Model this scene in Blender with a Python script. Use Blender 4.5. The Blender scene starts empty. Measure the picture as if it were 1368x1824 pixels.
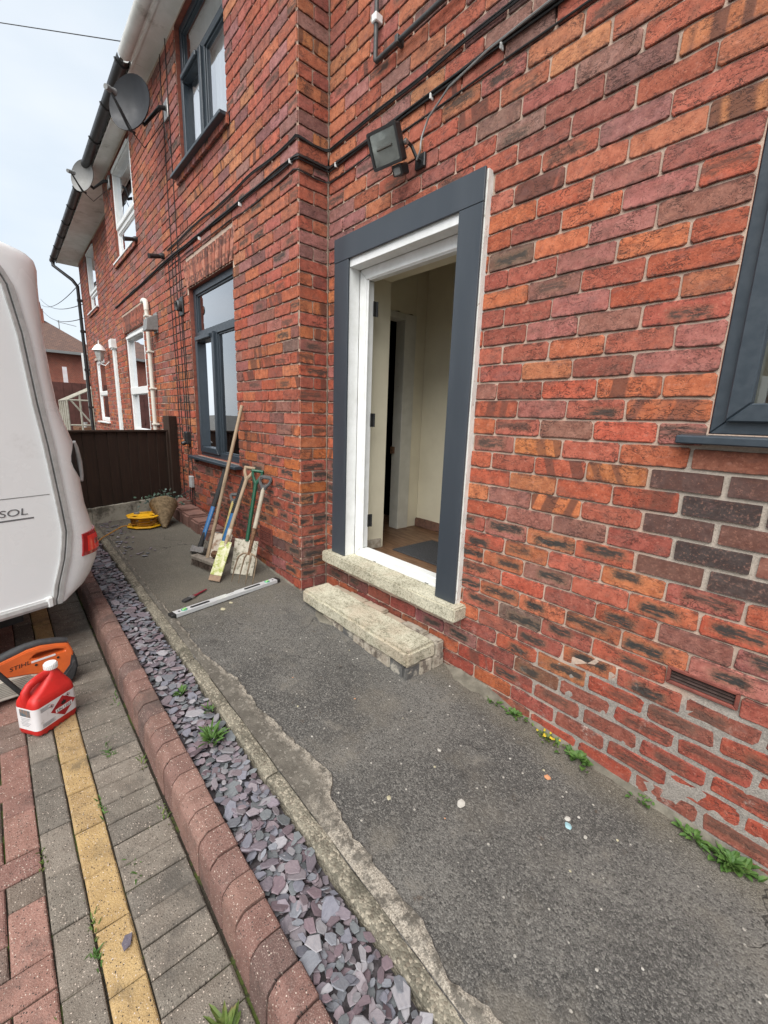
import bpy, bmesh, math, random
import numpy as np
from mathutils import Vector, Matrix, Euler
from mathutils.geometry import tessellate_polygon
from mathutils import noise as mn

R = random.Random(7)
sc = bpy.context.scene
col = sc.collection
rad = math.radians

# ------------------------------------------------------------------ camera
CAM = Vector((0, -1.77, 1.47))
FPX, PITCH, ROLL, YAW = 761.7, .2121, .0353, .8474
_f = Vector((-math.sin(YAW) * math.cos(PITCH), math.cos(YAW) * math.cos(PITCH), -math.sin(PITCH)))
_r = Vector((math.cos(YAW), math.sin(YAW), 0)); _u = _r.cross(_f)
RT = _r * math.cos(ROLL) + _u * math.sin(ROLL); UP = -_r * math.sin(ROLL) + _u * math.cos(ROLL)
cd = bpy.data.cameras.new('camera'); cam = bpy.data.objects.new('camera', cd); col.objects.link(cam)
cd.sensor_fit = 'HORIZONTAL'; cd.sensor_width = 36; cd.lens = 36 * FPX / 1368
cd.clip_start = .02; cd.clip_end = 3000
M3 = Matrix((RT, UP, -_f)).transposed()
cam.matrix_world = Matrix.Translation(CAM) @ M3.to_4x4()
sc.camera = cam

def proj(p):
    d = Vector(p) - CAM; z = d.dot(_f)
    if z < .05: return None
    return 684 + FPX * d.dot(RT) / z, 912 - FPX * d.dot(UP) / z, z

# ------------------------------------------------------------------ world, sun, exposure
w = bpy.data.worlds.new('World'); sc.world = w; w.use_nodes = True
nt = w.node_tree; nt.nodes.clear()
SUN_EL, SUN_AZ = rad(52), rad(150)      # azimuth clockwise from +Y
sky = nt.nodes.new('ShaderNodeTexSky'); sky.sky_type = 'NISHITA'; sky.sun_disc = False
sky.sun_elevation = SUN_EL; sky.sun_rotation = SUN_AZ; sky.dust_density = 3; sky.air_density = 1
tc = nt.nodes.new('ShaderNodeTexCoord')
nz = nt.nodes.new('ShaderNodeTexNoise'); nz.inputs['Scale'].default_value = 2.2; nz.inputs['Detail'].default_value = 5
mp = nt.nodes.new('ShaderNodeMapping'); mp.inputs['Scale'].default_value = (1, 1, 2.5)
nt.links.new(tc.outputs['Generated'], mp.inputs['Vector']); nt.links.new(mp.outputs[0], nz.inputs['Vector'])
cr = nt.nodes.new('ShaderNodeValToRGB')
cr.color_ramp.elements[0].position = .36; cr.color_ramp.elements[0].color = (.247, .274, .298, 1)
cr.color_ramp.elements[1].position = .66; cr.color_ramp.elements[1].color = (.302, .315, .326, 1)
nt.links.new(nz.outputs['Fac'], cr.inputs['Fac'])
sca = nt.nodes.new('ShaderNodeVectorMath'); sca.operation = 'SCALE'; sca.inputs['Scale'].default_value = 10
nt.links.new(cr.outputs['Color'], sca.inputs[0])
mx = nt.nodes.new('ShaderNodeMix'); mx.data_type = 'RGBA'; mx.inputs[0].default_value = .9
nt.links.new(sky.outputs[0], mx.inputs[6]); nt.links.new(sca.outputs[0], mx.inputs[7])
bg = nt.nodes.new('ShaderNodeBackground'); bg.inputs['Strength'].default_value = .1
nt.links.new(mx.outputs[2], bg.inputs['Color'])
wo = nt.nodes.new('ShaderNodeOutputWorld'); nt.links.new(bg.outputs[0], wo.inputs[0])
sd = bpy.data.lights.new('sun', 'SUN'); sd.energy = 1.5; sd.angle = rad(60); sd.color = (1, .97, .93)
sun = bpy.data.objects.new('sun', sd); col.objects.link(sun)
_sd = Vector((math.sin(SUN_AZ) * math.cos(SUN_EL), math.cos(SUN_AZ) * math.cos(SUN_EL), math.sin(SUN_EL)))
sun.rotation_euler = _sd.to_track_quat('Z', 'Y').to_euler()
sun.location = _sd * 30
vs = sc.view_settings; vs.view_transform = 'Standard'; vs.look = 'None'; vs.exposure = 1.7; vs.gamma = 1
vs.use_curve_mapping = False
sc.cycles.max_bounces = 8; sc.cycles.transparent_max_bounces = 12
sc.cycles.use_denoising = True

# ------------------------------------------------------------------ helpers: materials
class NT:
    def __init__(s, name):
        m = bpy.data.materials.new(name); m.use_nodes = True; s.m = m; s.t = m.node_tree; s.t.nodes.clear()
        s.b = s.t.nodes.new('ShaderNodeBsdfPrincipled'); s.o = s.t.nodes.new('ShaderNodeOutputMaterial')
        s.t.links.new(s.b.outputs[0], s.o.inputs[0])
    def _in(s, sock, v):
        if v is None: return
        if isinstance(v, bpy.types.NodeSocket): s.t.links.new(v, sock)
        elif isinstance(v, (tuple, list)):
            v = tuple(v)
            sock.default_value = v if len(sock.default_value) == len(v) else (v + (1,))[:len(sock.default_value)]
        else:
            try: sock.default_value = v
            except TypeError: sock.default_value = (v, v, v, 1)[:len(sock.default_value)]
    def n(s, ty, outs=0, props=None, **ins):
        k = s.t.nodes.new(ty)
        for a, b in (props or {}).items(): setattr(k, a, b)
        for a, b in ins.items():
            s._in(k.inputs[int(a[1:])] if a[0] == 'i' and a[1:].isdigit() else k.inputs[a.replace('_', ' ')], b)
        return k.outputs[outs]
    def obj(s): return s.n('ShaderNodeTexCoord', 'Object')
    def pos(s): return s.n('ShaderNodeNewGeometry', 'Position')
    def attr(s, name, out='Vector'): return s.n('ShaderNodeAttribute', out, {'attribute_name': name})
    def noise(s, v, scale, detail=4, rough=.55, dist=0, out='Fac'):
        return s.n('ShaderNodeTexNoise', out, None, Vector=v, Scale=scale, Detail=detail, Roughness=rough, Distortion=dist)
    def voro(s, v, scale, feat='F1', out='Distance', rnd=1):
        return s.n('ShaderNodeTexVoronoi', out, {'feature': feat}, Vector=v, Scale=scale, Randomness=rnd)
    def m_(s, op, a, b=None, c=None): return s.n('ShaderNodeMath', 0, {'operation': op}, i0=a, i1=b, i2=c)
    def vm(s, op, a, b=None): return s.n('ShaderNodeVectorMath', 0, {'operation': op}, i0=a, i1=b)
    def mix(s, f, a, b, bt='MIX'): return s.n('ShaderNodeMix', 2, {'data_type': 'RGBA', 'blend_type': bt}, i0=f, i6=a, i7=b)
    def step(s, v, lo, hi, a=0, b=1):
        return s.n('ShaderNodeMapRange', 0, {'interpolation_type': 'SMOOTHSTEP'}, i0=v, i1=lo, i2=hi, i3=a, i4=b)
    def sep(s, v):
        k = s.t.nodes.new('ShaderNodeSeparateXYZ'); s._in(k.inputs[0], v); return k.outputs[0], k.outputs[1], k.outputs[2]
    def comb(s, x, y, z): return s.n('ShaderNodeCombineXYZ', 0, None, i0=x, i1=y, i2=z)
    def mapv(s, v, sc_=(1, 1, 1), loc=(0, 0, 0)): return s.n('ShaderNodeMapping', 0, None, Vector=v, Location=loc, Scale=sc_)
    def fin(s, colr, rough=.7, metal=0, spec=.4, h=None, bs=.4, bd=.01, coat=0, **kw):
        s._in(s.b.inputs['Base Color'], colr); s._in(s.b.inputs['Roughness'], rough)
        s._in(s.b.inputs['Metallic'], metal); s._in(s.b.inputs['Specular IOR Level'], spec)
        if coat: s.b.inputs['Coat Weight'].default_value = coat; s.b.inputs['Coat Roughness'].default_value = .08
        for a, b in kw.items(): s._in(s.b.inputs[a.replace('_', ' ')], b)
        if h is not None: s._in(s.b.inputs['Normal'], s.n('ShaderNodeBump', 0, None, Height=h, Strength=bs, Distance=bd))
        return s.m

MATS = {}
def pm(name, c1, c2=None, scale=20, rough=.6, metal=0, spec=.4, bump=.15, bscale=None, bd=.004, amt=1., stretch=(1, 1, 1), world=False, coat=0, lo=.35, hi=.68, dirt=None, dscale=9, dlo=.56, dhi=.72):
    if name in MATS: return MATS[name]
    t = NT(name); v = t.pos() if world else t.obj()
    v2 = t.mapv(v, stretch)
    n1 = t.noise(v2, scale, 6, .6)
    c = t.mix(t.step(n1, lo, hi, 0, amt), c1, c2 or tuple(x * .7 for x in c1))
    if dirt: c = t.mix(t.step(t.noise(v, dscale, 6, .7), dlo, dhi, 0, .85), c, dirt)
    r = t.step(n1, .3, .7, rough - .08, rough + .08)
    h = t.noise(v2, bscale or scale * 4, 4, .6)
    MATS[name] = t.fin(c, r, metal, spec, h, bump, bd, coat)
    return MATS[name]

# ------------------------------------------------------------------ helpers: geometry
class MB:
    def __init__(s): s.v = []; s.f = []
    def add(s, vs, fs):
        o = len(s.v); s.v += [tuple(v) for v in vs]; s.f += [tuple(i + o for i in f) for f in fs]; return s
    def box(s, x0, x1, y0, y1, z0, z1, mtx=None):
        vs = [Vector((x, y, z)) for x in (x0, x1) for y in (y0, y1) for z in (z0, z1)]
        if mtx: vs = [mtx @ v for v in vs]
        return s.add(vs, [(0, 1, 3, 2), (4, 6, 7, 5), (0, 4, 5, 1), (2, 3, 7, 6), (0, 2, 6, 4), (1, 5, 7, 3)])
    def tube(s, pts, r, n=8, cap=True, flat=None):
        pts = [Vector(p) for p in pts]; m = len(pts)
        rs = r if isinstance(r, (list, tuple)) else [r] * m
        t0 = (pts[1] - pts[0]).normalized()
        a = t0.cross(Vector((0, 0, 1)))
        if a.length < .1: a = t0.cross(Vector((1, 0, 0)))
        a.normalize(); vs = []
        for i, p in enumerate(pts):
            t = ((pts[min(i + 1, m - 1)] - p).normalized() + (p - pts[max(i - 1, 0)]).normalized())
            if t.length < 1e-6: t = t0
            t.normalize(); a = (a - t * a.dot(t)).normalized(); b = t.cross(a)
            for k in range(n):
                q = 2 * math.pi * k / n
                vs.append(p + a * (math.cos(q) * rs[i]) + b * (math.sin(q) * rs[i] * (flat or 1)))
        fs = [(i * n + k, i * n + (k + 1) % n, (i + 1) * n + (k + 1) % n, (i + 1) * n + k) for i in range(m - 1) for k in range(n)]
        if cap: fs += [tuple(range(n))[::-1], tuple((m - 1) * n + k for k in range(n))]
        return s.add(vs, fs)
    def lathe(s, prof, n=20, mtx=None, cap=True):
        vs = []
        for r, z in prof:
            for k in range(n):
                q = 2 * math.pi * k / n; v = Vector((r * math.cos(q), r * math.sin(q), z)); vs.append(mtx @ v if mtx else v)
        m = len(prof)
        fs = [(i * n + k, i * n + (k + 1) % n, (i + 1) * n + (k + 1) % n, (i + 1) * n + k) for i in range(m - 1) for k in range(n)]
        if cap: fs += [tuple(range(n))[::-1], tuple((m - 1) * n + k for k in range(n))]
        return s.add(vs, fs)
    def prism(s, outer, depth, mtx=None, holes=()):
        """outline in local xy, extruded along z from 0 to depth"""
        loops = [outer] + list(holes)
        flat = [p for l in loops for p in l]; nn = len(flat)
        tri = tessellate_polygon([[Vector((p[0], p[1], 0)) for p in l] for l in loops])
        vs = [Vector((p[0], p[1], 0)) for p in flat] + [Vector((p[0], p[1], depth)) for p in flat]
        if mtx: vs = [mtx @ v for v in vs]
        fs = [tuple(t) for t in tri] + [tuple(i + nn for i in t)[::-1] for t in tri]
        o = 0
        for l in loops:
            k = len(l); fs += [(o + i, o + (i + 1) % k, nn + o + (i + 1) % k, nn + o + i) for i in range(k)]; o += k
        return s.add(vs, fs)
    def loft(s, rings, cap=True):
        n = len(rings[0]); m = len(rings); vs = [v for r in rings for v in r]
        fs = [(i * n + k, i * n + (k + 1) % n, (i + 1) * n + (k + 1) % n, (i + 1) * n + k) for i in range(m - 1) for k in range(n)]
        if cap: fs += [tuple(range(n))[::-1], tuple((m - 1) * n + k for k in range(n))]
        return s.add(vs, fs)
    def build(s, name, mat, parent=None, world=True, bev=0, smooth=False, seg=1, loc=None, merge=False):
        off = Vector((0, 0, 0))
        if parent is not None and world:
            q = parent
            while q.parent is not None: q = q.parent
            off = q.location.copy()
        if loc is not None: off = off + Vector(loc)
        me = bpy.data.meshes.new(name)
        me.from_pydata([(v[0] - off.x, v[1] - off.y, v[2] - off.z) for v in s.v], [], s.f)
        bm = bmesh.new(); bm.from_mesh(me)
        if merge: bmesh.ops.remove_doubles(bm, verts=bm.verts, dist=1e-5)
        bmesh.ops.recalc_face_normals(bm, faces=bm.faces)
        if bev: bmesh.ops.bevel(bm, geom=[e for e in bm.edges if len(e.link_faces) == 2 and e.calc_face_angle(0) > .5], offset=bev, segments=seg, affect='EDGES', clamp_overlap=True)
        bm.to_mesh(me); bm.free()
        if smooth: shade(me, .7)
        me.materials.append(mat)
        o = bpy.data.objects.new(name, me); col.objects.link(o)
        if parent is not None: o.parent = parent
        if loc is not None: o.location = Vector(loc) if parent is not None else off
        return o

def shade(me, ang=.7):
    me.polygons.foreach_set('use_smooth', [True] * len(me.polygons))
    bm = bmesh.new(); bm.from_mesh(me)
    for e in bm.edges:
        e.smooth = not (len(e.link_faces) == 2 and e.calc_face_angle(0) > ang)
    bm.to_mesh(me); bm.free()

def tag(o, label=None, cat=None, group=None, kind=None):
    if label: o['label'] = label
    if cat: o['category'] = cat
    if group: o['group'] = group
    if kind: o['kind'] = kind
    return o
def thing(name, label, cat, loc=(0, 0, 0), group=None, rot=None):
    o = bpy.data.objects.new(name, None); col.objects.link(o); o.location = loc
    o.empty_display_size = .1
    if rot is not None: o.rotation_euler = rot
    return tag(o, label, cat, group)
def text(name, s, size, mat, parent, mtx, ext=.0006, shear=0, sx=1):
    cu = bpy.data.curves.new(name, 'FONT'); cu.body = s; cu.size = size; cu.extrude = ext; cu.shear = shear
    tmp = bpy.data.objects.new(name, cu); col.objects.link(tmp)
    bpy.context.view_layer.update()
    dg = bpy.context.evaluated_depsgraph_get()
    me = bpy.data.meshes.new_from_object(tmp.evaluated_get(dg))
    bpy.data.objects.remove(tmp)
    me.materials.clear(); me.materials.append(mat)
    me.transform(mtx @ Matrix.Diagonal((sx, 1, 1, 1)))
    o = bpy.data.objects.new(name, me); col.objects.link(o); o.parent = parent
    return o

class Pieces:
    """many small pieces of one thing: the ones that show largest become objects, the rest one 'stuff' mesh"""
    def __init__(s): s.p = []
    def add(s, vs, fs, c, t, loc_uv, big=True): s.p.append((vs, fs, c, t, loc_uv, big))
    @staticmethod
    def _mesh(name, ps, off):
        V = []; F = []; C = []; T = []; L = []
        for vs, fs, c, t, l, _ in ps:
            o = len(V); V += [(v[0] - off[0], v[1] - off[1], v[2] - off[2]) for v in vs]
            F += [tuple(i + o for i in f) for f in fs]
            C += [(*c, 1)] * len(vs); T += [t] * len(vs); L += l
        me = bpy.data.meshes.new(name); me.from_pydata(V, [], F)
        a = me.attributes.new('bc', 'FLOAT_COLOR', 'POINT'); a.data.foreach_set('color', np.array(C, 'f').ravel())
        a = me.attributes.new('bt', 'FLOAT_VECTOR', 'POINT'); a.data.foreach_set('vector', np.array(T, 'f').ravel())
        a = me.attributes.new('bl', 'FLOAT_VECTOR', 'POINT'); a.data.foreach_set('vector', np.array(L, 'f').ravel())
        me.validate()
        return me
    def emit(s, name, restname, mat, parent, limit=300):
        q = parent
        while q.parent is not None: q = q.parent
        po = q.location
        sized = []
        for p in s.p:
            a = 0; pts = [proj(v) for v in p[0]]
            if p[5] and all(pts):
                xs = [k[0] for k in pts]; ys = [k[1] for k in pts]
                cx, cy = sum(xs) / len(xs), sum(ys) / len(ys)
                if -20 < cx < 1388 and -20 < cy < 1844: a = (max(xs) - min(xs)) * (max(ys) - min(ys))
            sized.append(a)
        order = sorted(range(len(s.p)), key=lambda i: -sized[i])
        single = [i for i in order[:limit] if sized[i] > 60]
        ss = set(single)
        for i in single:
            p = s.p[i]; c = sum((Vector(v) for v in p[0]), Vector()) / len(p[0])
            o = bpy.data.objects.new(name, s._mesh(name, [p], c)); o.data.materials.append(mat)
            col.objects.link(o); o.parent = parent; o.location = c - po
        rest = [s.p[i] for i in range(len(s.p)) if i not in ss]
        if rest:
            o = bpy.data.objects.new(restname, s._mesh(restname, rest, po)); o.data.materials.append(mat)
            col.objects.link(o); o.parent = parent; o['kind'] = 'stuff'

# ------------------------------------------------------------------ levels and lines of the place
def gz(x):                                # tarmac path falls to the right
    if x > -4.5: return -.07 * x
    return .315 + .02 * (-4.5 - x)
YW, YL = 0., -.227                        # door wall plane, wing wall plane
XC = -2.664                               # corner where the wing steps forward
XP = -5.6                                 # party line
XB = 2 * XP - XC                          # neighbour's corner
PAVE = -.15
yL = lambda x: -1.138 + .02306 * (x + .587)       # edging, slate side
yR = lambda x: yL(x) + .058
yK = lambda x: -1.331 + .0194 * (x + .626)        # kerb, slate side
yKo = lambda x: yK(x) - .105
CH, BP, J0 = .0814, .2305, .2767          # course height, brick pitch, a bed joint level
EAVE = 4.88

# ------------------------------------------------------------------ brick material
def brick_material():
    t = NT('weathered_red_brick')
    bl = t.attr('bl'); bc = t.attr('bc', 'Color'); bt = t.attr('bt')
    u, v, sd_ = t.sep(bl); smear, band, rough = t.sep(bt)
    P = t.comb(u, v, t.m_('MULTIPLY', sd_, 31.7))
    n1 = t.noise(P, 28, 5, .6); n2 = t.noise(P, 110, 4, .65); n3 = t.noise(P, 190, 3, .65)
    c = t.mix(t.step(n1, .36, .66, 0, .65), bc, t.mix(1, bc, (.62, .5, .48), 'MULTIPLY'))
    c = t.mix(t.step(n2, .55, .70, 0, .55), c, t.mix(.45, bc, (.62, .30, .20)))
    c = t.mix(t.step(n2, .45, .32, 0, .6), c, t.mix(1, bc, (.45, .38, .38), 'MULTIPLY'))
    # paler worn skin
    c = t.mix(t.m_('MULTIPLY', t.step(t.noise(t.vm('ADD', P, (5, 3, 1)), 55, 5, .7), .55, .72), .35), c, (.50, .25, .19))
    # kiss marks: slanted dark bands across the brick
    bw = t.noise(t.comb(t.m_('ADD', u, t.m_('MULTIPLY', v, t.m_('SUBTRACT', t.m_('FRACT', t.m_('MULTIPLY', sd_, 7.3)), .45))), t.m_('MULTIPLY', n2, .006), t.m_('MULTIPLY', sd_, 31.7)), 17, 1, .3)
    bm_ = t.m_('MULTIPLY', t.step(bw, .49, .56), band)
    c = t.mix(t.m_('MULTIPLY', bm_, .85), c, t.mix(t.step(n1, .4, .6), (.085, .038, .03), (.13, .058, .042)))
    # purple-brown clouding, different on every brick
    cl_ = t.step(t.noise(t.mapv(t.vm('ADD', P, (2, 7, 3)), (.7, 1.3, 1)), 17, 5, .62), t.m_('SUBTRACT', .62, t.m_('MULTIPLY', t.m_('FRACT', t.m_('MULTIPLY', sd_, 9.7)), .26)), .74)
    c = t.mix(t.m_('MULTIPLY', cl_, .58), c, t.mix(t.m_('FRACT', t.m_('MULTIPLY', sd_, 4.3)), (.17, .085, .08), (.15, .075, .05)))
    # long black fire smear through the middle, streaky and ragged
    sv = t.m_('ADD', v, t.m_('MULTIPLY', t.m_('SUBTRACT', n1, .5), .045))
    sv = t.m_('ADD', sv, t.m_('MULTIPLY', t.m_('SUBTRACT', t.m_('FRACT', t.m_('MULTIPLY', sd_, 3.1)), .5), .026))
    su = t.m_('ADD', u, t.m_('MULTIPLY', t.m_('SUBTRACT', t.m_('FRACT', t.m_('MULTIPLY', sd_, 5.7)), .5), .08))
    su = t.m_('ADD', su, t.m_('MULTIPLY', t.m_('SUBTRACT', n2, .5), .05))
    hw = t.m_('ADD', .042, t.m_('MULTIPLY', t.m_('FRACT', t.m_('MULTIPLY', sd_, 8.9)), .045))
    e1 = t.step(t.m_('ABSOLUTE', sv), .010, .020, 1, 0)
    e2 = t.step(t.m_('SUBTRACT', t.m_('ABSOLUTE', su), hw), -.012, .014, 1, 0)
    stk = t.noise(t.comb(t.m_('MULTIPLY', u, .16), v, t.m_('MULTIPLY', sd_, 31.7)), 95, 4, .72)
    e3 = t.step(stk, .36, .50)
    sm = t.m_('MULTIPLY', t.m_('MULTIPLY', t.m_('MULTIPLY', e1, e2), e3), smear)
    halo = t.m_('MULTIPLY', t.m_('MULTIPLY', t.step(t.m_('ABSOLUTE', sv), .012, .034, 1, 0), t.step(t.m_('SUBTRACT', t.m_('ABSOLUTE', su), hw), -.01, .035, 1, 0)), t.m_('MULTIPLY', smear, t.step(stk, .25, .6, .35, 1)))
    c = t.mix(t.m_('MULTIPLY', halo, .75), c, (.135, .095, .058))
    c = t.mix(sm, c, t.mix(n2, (.022, .024, .025), (.055, .053, .048)))
    # fine shrinkage creases (ridged noise) and pits
    rid = t.m_('ABSOLUTE', t.m_('SUBTRACT', t.noise(t.mapv(P, (.6, 1.25, 1)), 34, 5, .62, .6), .5))
    crm = t.m_('MULTIPLY', t.m_('MULTIPLY', t.step(rid, .006, .028, 1, 0), t.step(t.noise(P, 13, 2), .42, .56)), rough)
    c = t.mix(t.m_('MULTIPLY', crm, .85), c, (.05, .028, .024))
    rim = t.m_('MULTIPLY', t.step(t.m_('ABSOLUTE', t.m_('ADD', v, t.m_('MULTIPLY', t.m_('SUBTRACT', n2, .5), .018))), .025, .037), t.step(n1, .40, .56))  # long edges darkened: shadow of the recessed joints painted into the colour
    c = t.mix(t.m_('MULTIPLY', rim, .75), c, (.07, .04, .034))
    pit = t.m_('MULTIPLY', t.step(n3, .56, .66), t.step(t.noise(P, 22, 4), .38, .58))
    c = t.mix(t.m_('MULTIPLY', pit, t.m_('MULTIPLY', rough, .85)), c, (.04, .025, .022))
    # lime bloom and mortar smears low on the wall
    px, py, pz = t.sep(t.pos())
    low = t.step(t.m_('ADD', pz, t.m_('MULTIPLY', px, .07)), .02, .75, 1, .12)
    bl_ = t.m_('MULTIPLY', t.step(t.noise(t.pos(), 9, 7, .75), .55, .74), low)
    c = t.mix(t.m_('MULTIPLY', bl_, t.step(n2, .4, .6, .15, .8)), c, (.48, .42, .37))
    fl = t.step(t.voro(P, 75), .045, .02, 0, 1)
    c = t.mix(t.m_('MULTIPLY', fl, t.step(t.noise(P, 12, 1), .66, .72)), c, (.75, .72, .66))
    h = t.m_('ADD', t.m_('MULTIPLY', n1, .5), t.m_('MULTIPLY', n2, .35))
    h = t.m_('SUBTRACT', h, t.m_('ADD', t.m_('MULTIPLY', crm, .35), t.m_('MULTIPLY', pit, .2)))
    h = t.m_('ADD', h, t.m_('MULTIPLY', n3, .1))
    return t.fin(c, t.step(n2, .3, .7, .72, .9), 0, .25, h, t.m_('ADD', t.m_('MULTIPLY', rough, .5), .15), .008)
BRICK = brick_material()

def mortar_material():
    t = NT('lime_mortar'); p = t.pos(); x, y, z = t.sep(p)
    n1 = t.noise(p, 6, 5, .6); n2 = t.noise(p, 180, 4, .7)
    c = t.mix(t.step(n1, .35, .65), (.53, .395, .31), (.43, .335, .27))
    c = t.mix(t.step(n2, .52, .72, 0, .5), c, (.27, .20, .16))
    # grey cement repointing at the foot of the wall on the right, pale mortar under the window
    q = t.m_('ADD', t.m_('ADD', z, t.m_('MULTIPLY', x, -.12)), t.m_('MULTIPLY', t.m_('SUBTRACT', t.noise(p, 5, 4), .5), .35))
    gm = t.m_('MULTIPLY', t.step(q, .50, .60, 1, 0), t.step(t.m_('ADD', x, t.m_('MULTIPLY', t.m_('SUBTRACT', n1, .5), .4)), -1.0, -.75))
    c = t.mix(gm, c, t.mix(t.step(n2, .35, .65), (.33, .30, .265), (.21, .19, .17)))
    g2 = t.m_('MULTIPLY', t.step(x, -.52, -.45), t.m_('MULTIPLY', t.step(z, .85, .92), t.step(z, 1.40, 1.44, 1, 0)))
    c = t.mix(g2, c, t.mix(t.step(n2, .4, .7), (.47, .41, .345), (.36, .31, .26)))
    h = t.m_('ADD', t.m_('MULTIPLY', n2, .7), t.m_('MULTIPLY', t.noise(p, 45, 4), .6))
    return t.fin(c, .95, 0, .15, h, .6, .006)
MORTAR = mortar_material()

PAL = [((.42, .105, .058), 6), ((.40, .115, .076), 5), ((.46, .14, .068), 4), ((.34, .10, .070), 3), ((.35, .135, .110), 2.4),
       ((.24, .10, .08), 1.3), ((.30, .14, .105), 1.4), ((.48, .175, .08), 1.0), ((.17, .105, .085), .4)]
def brick_style(x, z, y):
    lowz = z - gz(x)
    c = R.choices([p[0] for p in PAL], [p[1] for p in PAL])[0]
    sm = bd_ = 0.; ro = R.uniform(.55, 1)
    if .10 < lowz < .98 and R.random() < .60: sm = R.uniform(.85, 1)
    elif lowz < .95 and R.random() < .2: sm = R.uniform(.6, .9)
    elif lowz >= .95 and R.random() < .13: sm = R.uniform(.4, .85)
    elif R.random() < (.22 if .9 < lowz < 2.1 else .09):
        bd_ = R.uniform(.65, 1); c = R.choice([(.47, .165, .065), (.43, .135, .06), (.39, .10, .055)])
    if lowz < .3: c = tuple(k * R.uniform(.66, .9) for k in c)
    if lowz > 2.3: c = (c[0] * .95, c[1] * 1.1, c[2] * 1.22)  # upper bricks desaturated: sky haze painted into their colour
    if .75 < lowz < 1.05 and x < -2.2 and R.random() < .5 and not sm: c = (.47, .15, .05)
    k = R.uniform(.86, 1.14)
    c = tuple(min(.54, a * k * R.uniform(.95, 1.05)) for a in c)
    return c, (sm, bd_, ro)

def brick(P, fr, u0, u1, v0, v1, style, big=True, jit=.0022, proud=.0, soft=1., quad=None):
    """one brick: outline in (u,v), fr maps (u,v,d) to world, d = out of the wall"""
    du = u1 - u0; dv = v1 - v0
    cu, cv = (u0 + u1) / 2, (v0 + v1) / 2
    pr = proud + R.uniform(-.002, .002); a = R.uniform(-.006, .006)
    k = .006 * soft
    base = [(u0 + k, v0), (cu - du * .2, v0), (cu + du * .2, v0), (u1 - k, v0), (u1, v0 + k * 1.2), (u1, v1 - k), (u1 - k * 1.2, v1), (cu + du * .18, v1), (cu - du * .22, v1), (u0 + k, v1), (u0, v1 - k * 1.1), (u0, v0 + k)]
    if quad:                                     # splayed pieces of an arch
        q = quad
        def mp_(u, v):
            s = (u - u0) / du; r = (v - v0) / dv
            return ((q[0][0] * (1 - s) + q[1][0] * s) * (1 - r) + (q[3][0] * (1 - s) + q[2][0] * s) * r, (q[0][1] * (1 - s) + q[1][1] * s) * (1 - r) + (q[3][1] * (1 - s) + q[2][1] * s) * r)
        base = [mp_(*b) for b in base]
    pts = [(b[0] + R.uniform(-jit, jit), b[1] + R.uniform(-jit, jit)) for b in base]
    if not quad: pts = [(p[0], p[1] + a * (p[0] - cu)) for p in pts]
    n = len(pts); ins = .0024 * soft
    cx = sum(p[0] for p in pts) / n; cy = sum(p[1] for p in pts) / n
    vs = []; L = []; seed = R.random() * 10
    for d, i_ in ((pr, ins), (pr - .0026, 0), (pr - .022, 0)):
        for p in pts:
            sx = 1 if not i_ else max(.5, 1 - i_ / max(.01, abs(p[0] - cx) + .004)) if abs(p[0] - cx) > .02 else .95
            sy = 1 if not i_ else max(.5, 1 - i_ / max(.01, abs(p[1] - cy) + .004))
            q = (cx + (p[0] - cx) * sx, cy + (p[1] - cy) * sy)
            vs.append(fr(q[0], q[1], d)); L.append((q[0] - cx, q[1] - cy, seed))
    fs = [tuple(range(n))]
    for r_ in (0, 1): fs += [(r_ * n + i, (r_ + 1) * n + i, (r_ + 1) * n + (i + 1) % n, r_ * n + (i + 1) % n) for i in range(n)]
    P.add(vs, fs, style[0], style[1], L, big)

def frame_for(kind, plane):
    if kind == 'front': return lambda u, v, d: (u, plane - d, v)
    if kind == 'right': return lambda u, v, d: (plane + d, u, v)       # faces +X
    return lambda u, v, d: (plane - d, u, v)                           # faces -X

def lay(P, fr, u0, u1, z0, z1, holes, phase, yk=0, special=None, joint=.0085, big=True):
    i0 = int(math.floor((z0 - J0) / CH)); i1 = int(math.ceil((z1 - J0) / CH))
    for i in range(i0, i1):
        v0 = J0 + i * CH + joint / 2; v1 = v0 + CH - joint
        if v1 > z1 + .02: continue
        off = phase + (BP / 2 if i % 2 else 0) + R.uniform(-.006, .006)
        k0 = math.floor((u0 - off) / BP); cuts = []
        k = k0; row = []
        while off + k * BP < u1 + BP: cuts.append(off + k * BP); k += 1
        for a, b in zip(cuts, cuts[1:]):
            segs = [(max(a, u0), min(b, u1))]
            for hx0, hx1, hz0, hz1 in holes:
                if v1 - .015 > hz0 and v0 + .015 < hz1:
                    ns = []
                    for s, e in segs:
                        if e <= hx0 or s >= hx1: ns.append((s, e)); continue
                        if s < hx0: ns.append((s, hx0))
                        if e > hx1: ns.append((hx1, e))
                    segs = ns
            for s, e in segs:
                if e - s > .006: row.append([s, e])
        mer = []
        for q in row:                                    # a sliver joins its neighbour
            if mer and abs(mer[-1][1] - q[0]) < 1e-6 and (q[1] - q[0] < .055 or mer[-1][1] - mer[-1][0] < .055): mer[-1][1] = q[1]
            else: mer.append(q)
        for s, e in mer:
            if e - s > .015:
                jl = joint / 2 + R.uniform(-.001, .0015)
                st = brick_style((s + e) / 2 if yk == 0 else -2.7, (v0 + v1) / 2, 0)
                proud, soft, jt, vj = 0, R.uniform(.7, 1.5), .0022, 0
                if special:
                    r = special((s + e) / 2, (v0 + v1) / 2)
                    if r: st, proud, soft, jt, vj = r
                brick(P, fr, s + jl + vj * .8, e - jl - vj * .8, v0 + vj * .5, v1 - vj * .5, st, big, jt, proud, soft)

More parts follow.
